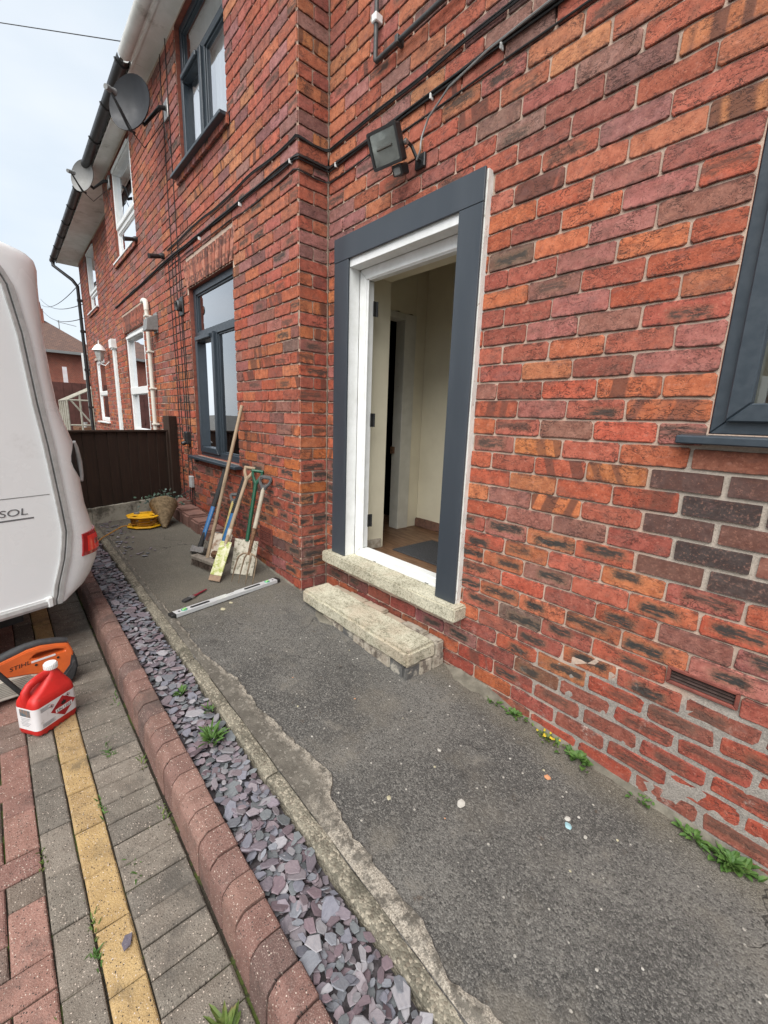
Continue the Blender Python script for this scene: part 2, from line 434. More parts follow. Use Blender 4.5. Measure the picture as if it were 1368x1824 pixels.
def mortar_grid(m, fr, u0, u1, z0, z1, holes, step, dep):
    us = sorted(set([u0, u1] + [round(u0 + step * i, 4) for i in range(int((u1 - u0) / step) + 1)] + [h for hh in holes for h in hh[:2] if u0 < h < u1]))
    zs = sorted(set([z0, z1] + [round(z0 + step * i, 4) for i in range(int((z1 - z0) / step) + 1)] + [h for hh in holes for h in hh[2:] if z0 < h < z1]))
    idx = {}; vs = []; fs = []
    def vid(i, j):
        if (i, j) not in idx: idx[i, j] = len(vs); vs.append(fr(us[i], zs[j], dep(us[i], zs[j])))
        return idx[i, j]
    for i in range(len(us) - 1):
        for j in range(len(zs) - 1):
            cu, cz = (us[i] + us[i + 1]) / 2, (zs[j] + zs[j + 1]) / 2
            if any(h[0] < cu < h[1] and h[2] < cz < h[3] for h in holes): continue
            fs.append((vid(i, j), vid(i + 1, j), vid(i + 1, j + 1), vid(i, j + 1)))
    m.add(vs, fs)

# ------------------------------------------------------------------ shared simple materials
ANTH = pm('anthracite_upvc', (.030, .041, .052), (.036, .048, .060), 40, .38, 0, .45, .05, 600)
CLAD = pm('anthracite_cladding', (.035, .044, .055), (.045, .055, .067), 6, .42, 0, .5, .08, 400, stretch=(1, 1, .15), dirt=(.075, .085, .09), dscale=5, dlo=.60, dhi=.80)
WHITE = pm('white_upvc', (.78, .79, .78), (.70, .71, .69), 12, .35, 0, .5, .03, 200)
WORN = pm('flaking_white_paint', (.72, .71, .67), (.62, .60, .55), 60, .75, 0, .3, .5, 90, dirt=(.34, .29, .22), dscale=40, dlo=.60, dhi=.66, stretch=(1, 1, .3))
BLACKP = pm('black_plastic', (.014, .014, .015), (.022, .022, .022), 30, .42, 0, .5, .06)
BLACKR = pm('black_rubber', (.018, .018, .018), (.03, .03, .03), 60, .75, 0, .3, .2)
CABLE = pm('cable_sheath', (.016, .016, .017), (.03, .029, .028), 25, .55, 0, .4, .05)
GREYP = pm('grey_plastic', (.22, .225, .22), (.17, .17, .165), 30, .5, 0, .4, .05)
STEEL = pm('dull_steel', (.42, .42, .41), (.26, .25, .23), 30, .42, .85, .5, .12)
RUST = pm('rusty_iron', (.22, .12, .065), (.10, .055, .035), 60, .8, .25, .3, .4)
TIMBER = pm('bare_ash_handle', (.36, .27, .18), (.22, .16, .105), 14, .7, 0, .3, .3, 60, stretch=(6, 6, .6), dirt=(.13, .10, .07), dscale=18)
CREAM = pm('cream_plaster', (.72, .67, .52), (.66, .61, .47), 3, .85, 0, .2, .12, 120, world=True)
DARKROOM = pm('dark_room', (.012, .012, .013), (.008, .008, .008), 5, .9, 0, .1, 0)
CURTAIN = pm('net_curtain', (.80, .81, .82), (.66, .67, .68), 26, .9, 0, .1, .4, 30, stretch=(1, 1, .03))

def glass_material():
    t = NT('window_glass'); t.t.nodes.remove(t.b)
    fr_ = t.n('ShaderNodeFresnel', 0, None, IOR=1.52)
    f = t.m_('MINIMUM', t.m_('ADD', t.m_('MULTIPLY', fr_, 3.0), .02), 1)
    nb = t.n('ShaderNodeBump', 0, None, Height=t.noise(t.pos(), 2.2, 2), Strength=.05, Distance=.02)
    g = t.n('ShaderNodeBsdfGlossy', 0, None, Color=(.95, .97, 1), Roughness=.0, Normal=nb)
    tr = t.n('ShaderNodeBsdfTransparent', 0, None, Color=(.86, .9, .9))
    mxs = t.n('ShaderNodeMixShader', 0, None, i0=f, i1=tr, i2=g)
    t.t.links.new(mxs, t.o.inputs[0]); return t.m
GLASS = glass_material()

# ================================================================== SETTING: ground, path, drive
def ground_material():
    t = NT('distant_ground'); p = t.pos()
    n = t.noise(p, .6, 5); c = t.mix(t.step(n, .4, .6), (.075, .072, .066), (.10, .095, .085))
    return t.fin(c, .9, 0, .2, t.noise(p, 60, 4), .4, .01)
m = MB(); xs = [-400, -60, -14, -5.6, -4.5, -3, -2, -1, 0, 2, 8, 60, 400]; ys = [-400, -60, -12, -4.5, -1.0, .3, 10, 60, 400]
gl = lambda x, y: gz(max(-14, min(x, 8))) - .30
vs = [(x, y, gl(x, y)) for x in xs for y in ys]; ny = len(ys)
m.add(vs, [(i * ny + j, (i + 1) * ny + j, (i + 1) * ny + j + 1, i * ny + j + 1) for i in range(len(xs) - 1) for j in range(ny - 1)])
tag(m.build('ground', ground_material()), kind='structure')

def tarmac_material():
    t = NT('old_tarmac'); p = t.pos(); x, y, z = t.sep(p)
    v1 = t.voro(p, 165, 'F1', 'Color'); vd = t.voro(p, 165); r1, g1, b1 = t.sep(v1)
    v2 = t.voro(p, 60, 'F1', 'Color'); vd2 = t.voro(p, 60); r2 = t.sep(v2)[1]
    big = t.noise(p, 1.7, 6, .65); mid = t.noise(p, 7, 6, .7); fine = t.noise(p, 260, 3, .75)
    c = t.mix(t.step(big, .38, .62), (.058, .055, .051), (.118, .111, .100))
    c = t.mix(t.step(r1, .45, 1, 0, .8), c, (.175, .166, .150))
    c = t.mix(t.step(g1, .35, 0, 0, .8), c, (.030, .029, .027))
    c = t.mix(t.step(fine, .54, .68, 0, .75), c, (.25, .24, .22))
    c = t.mix(t.step(fine, .45, .34, 0, .8), c, (.020, .019, .018))
    c = t.mix(t.m_('MULTIPLY', t.step(r2, .955, .975), t.step(vd2, .32, .2)), c, (.36, .34, .30))
    c = t.mix(t.step(mid, .55, .72, 0, .6), c, (.17, .155, .132))
    c = t.mix(t.step(t.noise(t.vm('ADD', p, (3, 5, 0)), 2.4, 5, .6), .52, .70, 0, .45), c, (.16, .142, .115))
    c = t.mix(t.step(t.noise(t.vm('ADD', p, (7, 2, 0)), 3.2, 6, .7), .58, .74, 0, .75), c, (.038, .035, .032))
    c = t.mix(t.step(t.noise(t.vm('ADD', p, (1, 9, 0)), 11, 5, .7), .66, .74, 0, .7), c, (.07, .045, .028))
    far = t.step(t.m_('ADD', x, t.m_('MULTIPLY', t.m_('SUBTRACT', mid, .5), 1.2)), -2.35, -3.1)
    c = t.mix(t.m_('MULTIPLY', far, .62), c, t.mix(t.step(fine, .4, .6), t.mix(mid, (.105, .093, .070), (.066, .06, .044)), t.mix(mid, (.21, .188, .145), (.145, .13, .10))))
    edge = t.step(t.m_('ADD', y, t.m_('MULTIPLY', t.m_('SUBTRACT', mid, .5), .22)), -.24, -.02)
    c = t.mix(t.m_('MULTIPLY', edge, .55), c, t.mix(t.step(fine, .4, .62), (.075, .064, .045), (.19, .165, .12)))
    pd = t.n('ShaderNodeMix', 1, {'data_type': 'VECTOR'}, i0=.18, i4=p, i5=t.n('ShaderNodeTexNoise', 'Color', None, Vector=p, Scale=6, Detail=5))
    ck = t.m_('MULTIPLY', t.step(t.voro(pd, 1.9, 'DISTANCE_TO_EDGE'), 0, .006, 1, 0), t.step(t.noise(p, 2.1, 3), .53, .60))
    c = t.mix(t.m_('MULTIPLY', ck, .8), c, (.012, .011, .01))
    h = t.m_('ADD', t.m_('MULTIPLY', vd, -1.0), t.m_('MULTIPLY', fine, .9))
    h = t.m_('ADD', t.m_('ADD', h, t.m_('MULTIPLY', mid, 1.0)), t.m_('MULTIPLY', ck, -1.5))
    return t.fin(c, t.step(fine, .3, .7, .72, .92), 0, .3, h, .5, .006)
TARMAC = tarmac_material()
def tz(x, y):
    return gz(x) + .010 * (mn.noise((x * 1.3, y * 1.3, 0)) + .5 * mn.noise((x * 4, y * 4, 3))) + .012 * max(0, (y + .25)) * 1.0
m = MB(); nx, nyy = 190, 30
vs = []
for i in range(nx + 1):
    x = -5.9 + (1.6 + 5.9) * i / nx
    for j in range(nyy + 1):
        y = yR(x) - .01 + (.06 - yR(x)) * j / nyy; vs.append((x, y, tz(x, y)))
m.add(vs, [(i * (nyy + 1) + j, (i + 1) * (nyy + 1) + j, (i + 1) * (nyy + 1) + j + 1, i * (nyy + 1) + j + 1) for i in range(nx) for j in range(nyy)])
path = tag(m.build('path', TARMAC, smooth=True), kind='structure')

CONC = pm('weathered_concrete', (.27, .25, .205), (.19, .175, .145), 9, .9, 0, .2, .8, 160, world=True, dirt=(.09, .085, .065), dscale=14, dlo=.52, dhi=.66, bd=.006)
def haunch_material():
    t = NT('broken_concrete_skim'); p = t.pos(); x, y, z = t.sep(p)
    v = t.voro(p, 110, 'F1', 'Color'); r = t.sep(v)[0]; n = t.noise(p, 14, 6, .7); f = t.noise(p, 210, 3, .75)
    e = t.m_('MAXIMUM', t.step(t.attr('edge', 'Fac'), .45, .95), t.step(t.m_('ADD', x, t.m_('MULTIPLY', t.m_('SUBTRACT', n, .5), .5)), -1.2, -.95))
    c = t.mix(t.step(n, .4, .62), (.095, .085, .071), (.135, .122, .102))
    c = t.mix(t.m_('MULTIPLY', e, t.step(t.noise(p, 26, 5, .7), .4, .56)), c, t.mix(t.step(f, .45, .6), (.22, .195, .16), (.40, .36, .30)))
    c = t.mix(t.step(r, .8, 1, 0, .5), c, (.30, .275, .235)); c = t.mix(t.step(f, .42, .32, 0, .75), c, (.04, .037, .032))
    return t.fin(c, .92, 0, .2, t.m_('ADD', t.m_('MULTIPLY', f, .6), n), .8, .007)
# thin concrete skim with a broken edge along the edging
m = MB(); top = []; bot = []
ctrl = [(-5.9, .03), (-4.5, .03), (-3.2, .03), (-2.6, .05), (-2.29, .045), (-1.95, .11), (-1.72, .10), (-1.50, .125), (-1.37, .135), (-1.19, .16), (-1.12, .10), (-1.0, .075), (-.78, .065), (-.62, .075), (-.49, .03), (-.40, .065), (-.2, .09), (.3, .06), (1.6, .06)]
def cw(x):
    for (a, b), (c, d) in zip(ctrl, ctrl[1:]):
        if a <= x <= c: return b + (d - b) * (x - a) / (c - a)
    return .05
N_ = 520
rows = []
for i in range(N_ + 1):
    x = -5.9 + 7.5 * i / N_
    wd = cw(x) + .014 * mn.noise((x * 11, 1, 0)) + .010 * mn.noise((x * 37, 2, 0)) + .006 * mn.noise((x * 90, 2, 4))
    y0 = yR(x) - .003; y1 = y0 + max(.012, wd)
    rows.append([(x, y0, gz(x) + .004), (x, (y0 + y1) / 2, tz(x, (y0 + y1) / 2) + .011), (x, y1 - .006, tz(x, y1) + .008), (x, y1, tz(x, y1) - .006)])
m.add([v for r in rows for v in r], [(i * 4 + j, i * 4 + j + 1, (i + 1) * 4 + j + 1, (i + 1) * 4 + j) for i in range(N_) for j in range(3)])
sk_ = tag(m.build('concrete_skim', haunch_material()), kind='structure')
at_ = sk_.data.attributes.new('edge', 'FLOAT', 'POINT'); at_.data.foreach_set('value', [(0, .45, 1, 1)[i % 4] for i in range(len(sk_.data.vertices))])

# concrete edging stones
def edging_material():
    t = NT('exposed_aggregate_concrete'); p = t.pos()
    v = t.voro(p, 130, 'F1', 'Color'); r, g, b = t.sep(v); n = t.noise(p, 10, 6, .7); f = t.noise(p, 260, 3)
    c = t.mix(t.step(n, .38, .62), (.12, .11, .085), (.22, .20, .155))
    c = t.mix(t.step(r, .62, .95, 0, .8), c, (.36, .32, .25)); c = t.mix(t.step(g, .8, .95, 0, .6), c, (.10, .08, .06))
    c = t.mix(t.step(f, .42, .33, 0, .7), c, (.045, .042, .032))
    c = t.mix(t.step(t.noise(p, 3.1, 5, .7), .52, .64, 0, .7), c, (.07, .066, .05))
    return t.fin(c, .9, 0, .2, t.m_('ADD', t.m_('MULTIPLY', t.voro(p, 130), -.8), n), .8, .006)
EDGM = edging_material()
edging = bpy.data.objects.new('concrete_edging', None); col.objects.link(edging); tag(edging, kind='structure')
x = -5.9
for L_ in (.92, .915, .92, .9, .915, .93, .62, .915, .92):
    m = MB(); rings = []
    nseg = 16; s0 = x + .004; s1 = x + L_ - .004
    for i in range(nseg + 1):
        xx = s0 + (s1 - s0) * i / nseg; k = .0035
        j = lambda: R.uniform(-k, k)
        a, b, z = yL(xx), yR(xx), gz(xx) + .009
        en = .004 if i in (0, nseg) else 0
        z -= .004
        rings.append([(xx, a, z - .16), (xx, a + j() * .6, z - .010 + j() * .5), (xx, a + .007 + j(), z - en + j() * .4), (xx, (a + b) / 2, z + .001 - en + j() * .3), (xx, b - .007 + j(), z - en + j() * .4), (xx, b + j() * .6, z - .010), (xx, b, z - .16)])
    m.loft(rings); m.build('edging_stone', EDGM, edging, smooth=False)
    x += L_

# slate bed
tag(MB().add([(x, y, gz(x) - .046) for x in (-6, -4.5, 1.6) for y in (yK(x) - .02, yL(x) + .01)], [(0, 2, 3, 1), (2, 4, 5, 3)]).build('slate_bed', pm('slate_dust', (.085, .075, .080), (.045, .04, .042), 60, .95, 0, .1, .5, world=True)), kind='structure')
slate_bed = bpy.data.objects['slate_bed']
def slate_material():
    t = NT('plum_slate'); bl = t.attr('bl'); bc = t.attr('bc', 'Color'); u, v, s = t.sep(bl)
    P = t.comb(u, v, t.m_('MULTIPLY', s, 13.3)); n = t.noise(t.mapv(P, (1, 2.2, 1)), 60, 5, .6)
    c = t.mix(t.step(n, .35, .7, 0, .45), bc, t.mix(1, bc, (.55, .55, .6), 'MULTIPLY'))
    c = t.mix(t.step(t.noise(P, 150, 4), .60, .75, 0, .4), c, (.28, .26, .26))
    return t.fin(c, t.step(n, .3, .7, .5, .75), 0, .4, t.m_('ADD', n, t.m_('MULTIPLY', t.noise(t.mapv(P, (1, 3, 1)), 200, 3), .4)), .35, .003)
SLATE = slate_material()
SP = Pieces()
SC = [(.135, .115, .13), (.15, .12, .13), (.12, .12, .14), (.14, .145, .16), (.165, .145, .155), (.12, .088, .098), (.11, .118, .122), (.19, .182, .19)]
def chip(x, y, z, r, tilt=.38, c=None):
    n = R.choice((5, 6, 7, 8)); asp = R.uniform(.42, .92); th = R.uniform(.0025, .006) * (r / .022) ** .5
    rot = Euler((R.gauss(0, tilt), R.gauss(0, tilt), R.uniform(0, 6.28))).to_matrix()
    a0 = R.random(); pts = []
    for k in range(n):
        q = 2 * math.pi * (k + a0 + R.uniform(-.28, .28)) / n; rr = r * R.uniform(.76, 1.12); pts.append((rr * math.cos(q), rr * math.sin(q) * asp))
    vs = [Vector((p[0] * .9, p[1] * .9, th / 2)) for p in pts] + [Vector((p[0], p[1], R.uniform(-.2, .2) * th)) for p in pts] + [Vector((p[0] * .92, p[1] * .92, -th / 2)) for p in pts]
    L = [(v.x, v.y, R.random() * .01) for v in vs]; sd_ = R.random() * 9; L = [(a, b, sd_) for a, b, _ in L]
    vs = [rot @ v + Vector((x, y, z)) for v in vs]
    fs = [tuple(range(n)), tuple(range(2 * n, 3 * n))[::-1]]
    for k_ in (0, 1): fs += [(k_ * n + i, (k_ + 1) * n + i, (k_ + 1) * n + (i + 1) % n, k_ * n + (i + 1) % n) for i in range(n)]
    c = c or R.choice(SC); k = R.uniform(.95, 1.65)
    SP.add(vs, fs, tuple(a * k for a in c), (0, 0, 0), L)
def bedw(x): return yK(x) + .012, yL(x) - .010
for lay_ in range(4):
    x = -5.8
    while x < 1.5:
        a, b = bedw(x); nrow = 5 if lay_ < 3 else 4
        for k in range(nrow):
            yy = a + (b - a) * (k + R.random()) / nrow
            dz = -.044 + .010 * lay_ + .012 * mn.noise((x * 3, yy * 8, 0))
            chip(x + R.uniform(-.02, .02), yy, gz(x) + dz, min(.040, .0195 * math.exp(R.gauss(0, .34))) * (1.1 if lay_ == 3 else 1), .17 + .12 * (lay_ == 0))
        x += .034 if lay_ < 3 else .036
for q in range(70):                      # strays on the tarmac near the fence and the drive
    xx = R.uniform(-5.2, -3.9); yy = yR(xx) + abs(R.gauss(0, .12)) + .02; chip(xx, yy, tz(xx, yy) + .008, R.uniform(.012, .024), .15)
chip(-1.19, -1.668, gz(-1.19) + PAVE + .009, .026, .08, (.13, .115, .14))
SP.emit('slate_chip', 'slate_chips', SLATE, slate_bed)

# kerb blocks
def block_material(name):
    t = NT(name); bl = t.attr('bl'); bc = t.attr('bc', 'Color'); u, v, s = t.sep(bl)
    P = t.comb(u, v, t.m_('MULTIPLY', s, 17.1)); vo = t.voro(P, 190, 'F1', 'Color'); r, g, b = t.sep(vo); vd = t.voro(P, 190)
    n = t.noise(P, 14, 5, .65); f = t.noise(P, 330, 3); pz = t.pos(); big = t.noise(pz, 4.2, 6, .7)
    c = t.mix(t.step(n, .36, .66, 0, .55), bc, t.mix(1, bc, (.6, .56, .54), 'MULTIPLY'))
    c = t.mix(t.step(f, .54, .68, 0, .6), c, t.mix(.5, bc, (.5, .42, .36)))
    c = t.mix(t.m_('MULTIPLY', t.step(r, .86, .93), t.step(vd, .42, .25)), c, (.52, .44, .37))
    c = t.mix(t.m_('MULTIPLY', t.step(g, .84, .93), t.step(vd, .45, .3)), c, (.045, .038, .034))
    c = t.mix(t.step(f, .40, .32, 0, .6), c, (.05, .04, .036))
    c = t.mix(t.step(big, .53, .68, 0, .75), c, t.mix(.25, (.055, .05, .045), bc))
    return t.fin(c, .88, 0, .25, t.m_('ADD', t.m_('MULTIPLY', f, .6), t.m_('ADD', n, t.m_('MULTIPLY', vd, -.4))), .65, .005)
BLOCK = block_material('speckled_concrete_block')
kerb = bpy.data.objects.new('kerb', None); col.objects.link(kerb); tag(kerb, kind='structure')
KP = Pieces()
x = -5.5
while x < 1.4:
    L_ = .0965; s0, s1 = x + .0025, x + L_ - .003; dz = R.uniform(-.003, .003); dy = R.uniform(-.002, .002)
    c = R.choice([(.21, .120, .098), (.195, .108, .09), (.185, .105, .088), (.235, .136, .111), (.14, .088, .077)]); seed = R.random() * 9
    prof = [(0, -.17), (0, -.008), (-.004, -.0015), (-.010, 0), (-.060, 0), (-.069, -.0025), (-.090, -.026), (-.095, -.036), (-.098, -.06), (-.102, -.20)]
    cum = [0]
    for (a, b), (c_, d) in zip(prof, prof[1:]): cum.append(cum[-1] + math.hypot(c_ - a, d - b))
    vs = []; L = []; n = len(prof)
    for xx, e in ((s0, .0025), (s0 + .003, 0), (s1 - .003, 0), (s1, .0025)):
        for (py, pz), q in zip(prof, cum):
            vs.append((xx, yK(xx) + dy + py + e * (1 if py < -.05 else -1 if py > -.01 else 0), gz(xx) + dz + pz - (e if pz > -.02 else 0))); L.append((xx, q, seed))
    fs = [(i * n + k, (i + 1) * n + k, (i + 1) * n + k + 1, i * n + k + 1) for i in range(3) for k in range(n - 1)]
    fs += [tuple(range(n)), tuple(range(3 * n, 4 * n))[::-1]]
    KP.add(vs, fs, c, (0, 0, 0), L); x += L_
KP.emit('kerb_block', 'kerb_blocks', BLOCK, kerb)

# block paving
def joint_material():
    t = NT('mossy_joint_sand'); p = t.pos(); n = t.noise(p, 8, 5, .7); f = t.noise(p, 220, 3)
    c = t.mix(t.step(n, .5, .62), (.030, .026, .020), (.055, .075, .018)); c = t.mix(t.step(f, .55, .7, 0, .5), c, (.11, .095, .07))
    return t.fin(c, .95, 0, .1, f, .6, .004)
m = MB(); xs = [-9, -4.5, -2, 0, 2.2]
m.add([(x, y, gz(x) + PAVE - .010) for x in xs for y in (-4.6, yKo(x) + .03)], [(2 * i, 2 * i + 2, 2 * i + 3, 2 * i + 1) for i in range(len(xs) - 1)])
drive = tag(m.build('driveway', joint_material()), kind='structure')
VP = Pieces()
def paver(a0, a1, b0, b1, c):
    """a along the kerb (x), b outwards from the kerb"""
    k = .0022; h = .0; tx, ty = R.uniform(-.012, .012), R.uniform(-.012, .012); dz = R.uniform(-.002, .002)
    ca, cb = (a0 + a1) / 2, (b0 + b1) / 2; seed = R.random() * 9
    vs = []; L = []
    for ins, zz in ((.0075, 0), (.0035, -.0012), (0, -.006), (0, -.03)):
        for a, b in ((a0 + k + ins, b0 + k + ins), (a1 - k - ins, b0 + k + ins), (a1 - k - ins, b1 - k - ins), (a0 + k + ins, b1 - k - ins)):
            a += R.uniform(-.0012, .0012); b += R.uniform(-.0012, .0012)
            vs.append((a, yKo(a) - .004 - b, gz(a) + PAVE + zz + dz + tx * (a - ca) + ty * (b - cb))); L.append((a, b, seed))
    fs = [(3, 2, 1, 0)]
    for r_ in range(3): fs += [(r_ * 4 + i, r_ * 4 + (i + 1) % 4, (r_ + 1) * 4 + (i + 1) % 4, (r_ + 1) * 4 + i) for i in range(4)]
    VP.add(vs, fs, c, (0, 0, 0), L)
GREYB = [(.185, .162, .134), (.165, .147, .122), (.20, .175, .145), (.145, .13, .11)]
REDB = [(.25, .135, .11), (.22, .12, .10), (.28, .155, .125), (.19, .135, .112), (.16, .13, .105)]
YELB = [(.40, .275, .125), (.37, .255, .12), (.43, .30, .14)]
U = .095
a = -6.0
while a < 1.2: paver(a, a + U, 0, 2 * U, R.choice(GREYB)); a += U
a = -6.03
while a < 1.2: paver(a, a + 2 * U, 2 * U, 3 * U, R.choice(YELB)); a += 2 * U
a = -6.1
while a < 1.2: paver(a, a + 2 * U, 3 * U, 4 * U, R.choice(GREYB)); a += 2 * U
# herringbone field
B0 = 4 * U; NB = 14; occ = set()
A0 = -6.05; NA = 76
for i in range(-2, NA):
    for j in range(-1, NB):
        q = (i + j) % 4
        if q == 0: cells = ((i, j), (i + 1, j))
        elif q == 2: cells = ((i, j), (i, j + 1))
        else: continue
        if cells[1][1] < 0: continue
        j0 = max(j, 0)
        paver(A0 + i * U, A0 + (cells[1][0] + 1) * U, B0 + j0 * U, B0 + (cells[1][1] + 1) * U, R.choice(REDB))
VP.emit('paver', 'pavers', BLOCK, drive)

# ================================================================== HOUSE A
house = thing('brick_house', 'red brick house with open doorway framed in dark grey boards and anthracite windows', 'house', (XC, YW, gz(XC)))
bz0 = .0
WIN_L = (-4.84, -3.72, 1.03, 2.685); WIN_U = (-4.84, -3.72, 3.69, 4.86); WIN_R = (-.385, .86, 1.462, 2.78)
DOOR = (-2.42, -1.40, .42, 2.50)
BED = J0 + CH * 34                      # bed joint with the cables, about 3.04
BP_ = Pieces()
def rep(u, v):                           # repaired and re-pointed areas of the door wall
    if u > -.47 and .93 < v < 1.36:
        c = R.choice([(.062, .048, .045), (.075, .055, .05), (.15, .072, .055), (.20, .085, .06), (.11, .065, .056), (.24, .105, .075)])
        return (c, (0, .35 if c[0] > .1 else 0, .12)), .001, .35, .0012, .006
    if u > -.5 and 1.36 < v < 1.43: return (R.choice([(.10, .052, .05), (.24, .09, .055), (.28, .11, .07)]), (0, 0, .2)), .002, .5, .0015, .005
    if v - .12 * u < .50 + .1 * mn.noise((u * 4, v * 4, 0)) and u > -.85:
        st = brick_style(u, v, 0)
        c = tuple(k * 1.05 for k in R.choice([(.34, .075, .045), (.29, .07, .048), (.25, .085, .06)]))
        return (c, (st[1][0] * .5, 0, .8)), .0, 1.5, .0042, .006
    return None
def dep_door(u, z):
    d = -.0085 + .0026 * mn.noise((u * 30, z * 30, 5))
    q = z - .12 * u + .1 * mn.noise((u * 4, z * 4, 0))
    if u > -.9 and q < .56: d += .0062 + .0032 * mn.noise((u * 16, z * 16, 8))
    if abs(z - BED) < .02: d -= .03
    return d
fr0 = frame_for('front', YW); frL = frame_for('front', YL); frR = frame_for('right', XC)
VENT = (-.37, -.155, .545, .612)
lay(BP_, fr0, XC + .004, 1.3, -.15, EAVE, [DOOR, WIN_R, VENT], -1.229, special=rep)
lay(BP_, frR, YL + .002, YW, .05, EAVE, [], YL, yk=1)
lay(BP_, frL, XP, XC, .05, EAVE, [WIN_L, WIN_U, (-4.875, -3.685, 2.685, 2.93), (-4.9, -3.66, 3.60, 3.69)], XC)
# flat arch of splayed soldier bricks over the lower wing window
n = 15; z0, z1 = 2.69, 2.925; e = .08
for k in range(n):
    s0, s1 = k / n, (k + 1) / n
    b = lambda s: -4.86 + (1.16) * s; tpx = lambda s: -4.86 - e + (1.16 + 2 * e) * s
    q = [(b(s0) + .0075, z0), (b(s1) - .0075, z0), (tpx(s1) - .0075, z1), (tpx(s0) + .0075, z1)]
    c = [(.46, .19, .125), (.40, .14, .09), (.50, .21, .14), (.24, .09, .065)][k % 4]
    brick(BP_, frL, 0, .07, 0, .235, ((c), (0, 0, .4)), True, .0012, .005, .8, q)
# brick-on-edge sill under the upper wing window
u = -4.9
while u < -3.68:
    brick(BP_, frL, u + .004, u + .074, 3.605, 3.682, brick_style(u, 3.6, 0), True, .0015, .03, .8); u += .078
wall = MB()
mortar_grid(wall, fr0, XC, 1.3, -.45, EAVE, [DOOR, WIN_R, VENT], .03, dep_door)
WALL = wall.build('wall', MORTAR, house)
wall = MB(); mortar_grid(wall, frR, YL, YW + .01, -.3, EAVE, [], .04, lambda u, z: -.0095 + .002 * mn.noise((u * 30, z * 30, 5)) - (.03 if abs(z - BED) < .02 else 0))
wall.build('wall', MORTAR, house)
wall = MB(); mortar_grid(wall, frL, XP, XC, -.3, EAVE, [WIN_L, WIN_U], .05, lambda u, z: -.0095 + .002 * mn.noise((u * 30, z * 30, 5)) - (.03 if abs(z - BED) < .02 else 0))
wall.build('wall', MORTAR, house)
BP_.emit('brick', 'bricks', BRICK, WALL)
# reveals of the openings and wall thickness
REVEAL = pm('reveal_brickwork', (.26, .085, .058), (.17, .065, .05), 9, .9, 0, .2, .5, world=True, stretch=(1, 1, 3))
def reveals(parent, wins):
    for (x0, x1, z0, z1), y in wins:
        for q in ((x0 - .05, x0, y + .012, y + .26, z0, z1), (x1, x1 + .05, y + .012, y + .26, z0, z1), (x0 - .05, x1 + .05, y + .014, y + .26, z1, z1 + .05), (x0 - .05, x1 + .05, y + .014, y + .26, z0 - .05, z0)):
            MB().box(*q).build('reveal', REVEAL, parent)
reveals(house, ((WIN_L, YL), (WIN_U, YL), (WIN_R, YW)))
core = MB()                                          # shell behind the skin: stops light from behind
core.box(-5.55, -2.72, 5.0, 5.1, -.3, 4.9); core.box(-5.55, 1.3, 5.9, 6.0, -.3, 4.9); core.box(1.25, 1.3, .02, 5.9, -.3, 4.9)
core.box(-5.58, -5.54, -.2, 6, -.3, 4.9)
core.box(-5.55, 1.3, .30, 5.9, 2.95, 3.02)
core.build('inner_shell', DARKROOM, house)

def mitre(m, x0, x1, z0, z1, y0, y1, w_):
    """rectangular frame of four mitred bars"""
    g = .0008
    def bar(q):
        m.add([(x, y0, z) for x, z in q] + [(x, y1, z) for x, z in q], [(0, 1, 2, 3), (7, 6, 5, 4), (0, 4, 5, 1), (1, 5, 6, 2), (2, 6, 7, 3), (3, 7, 4, 0)])
    bar([(x0 + g, z0), (x1 - g, z0), (x1 - w_ - g, z0 + w_), (x0 + w_ + g, z0 + w_)])
    bar([(x0 + g, z1), (x0 + w_ + g, z1 - w_), (x1 - w_ - g, z1 - w_), (x1 - g, z1)])
    bar([(x0, z0 + g), (x0 + w_, z0 + w_ + g), (x0 + w_, z1 - w_ - g), (x0, z1 - g)])
    bar([(x1, z0 + g), (x1, z1 - g), (x1 - w_, z1 - w_ - g), (x1 - w_, z0 + w_ + g)])

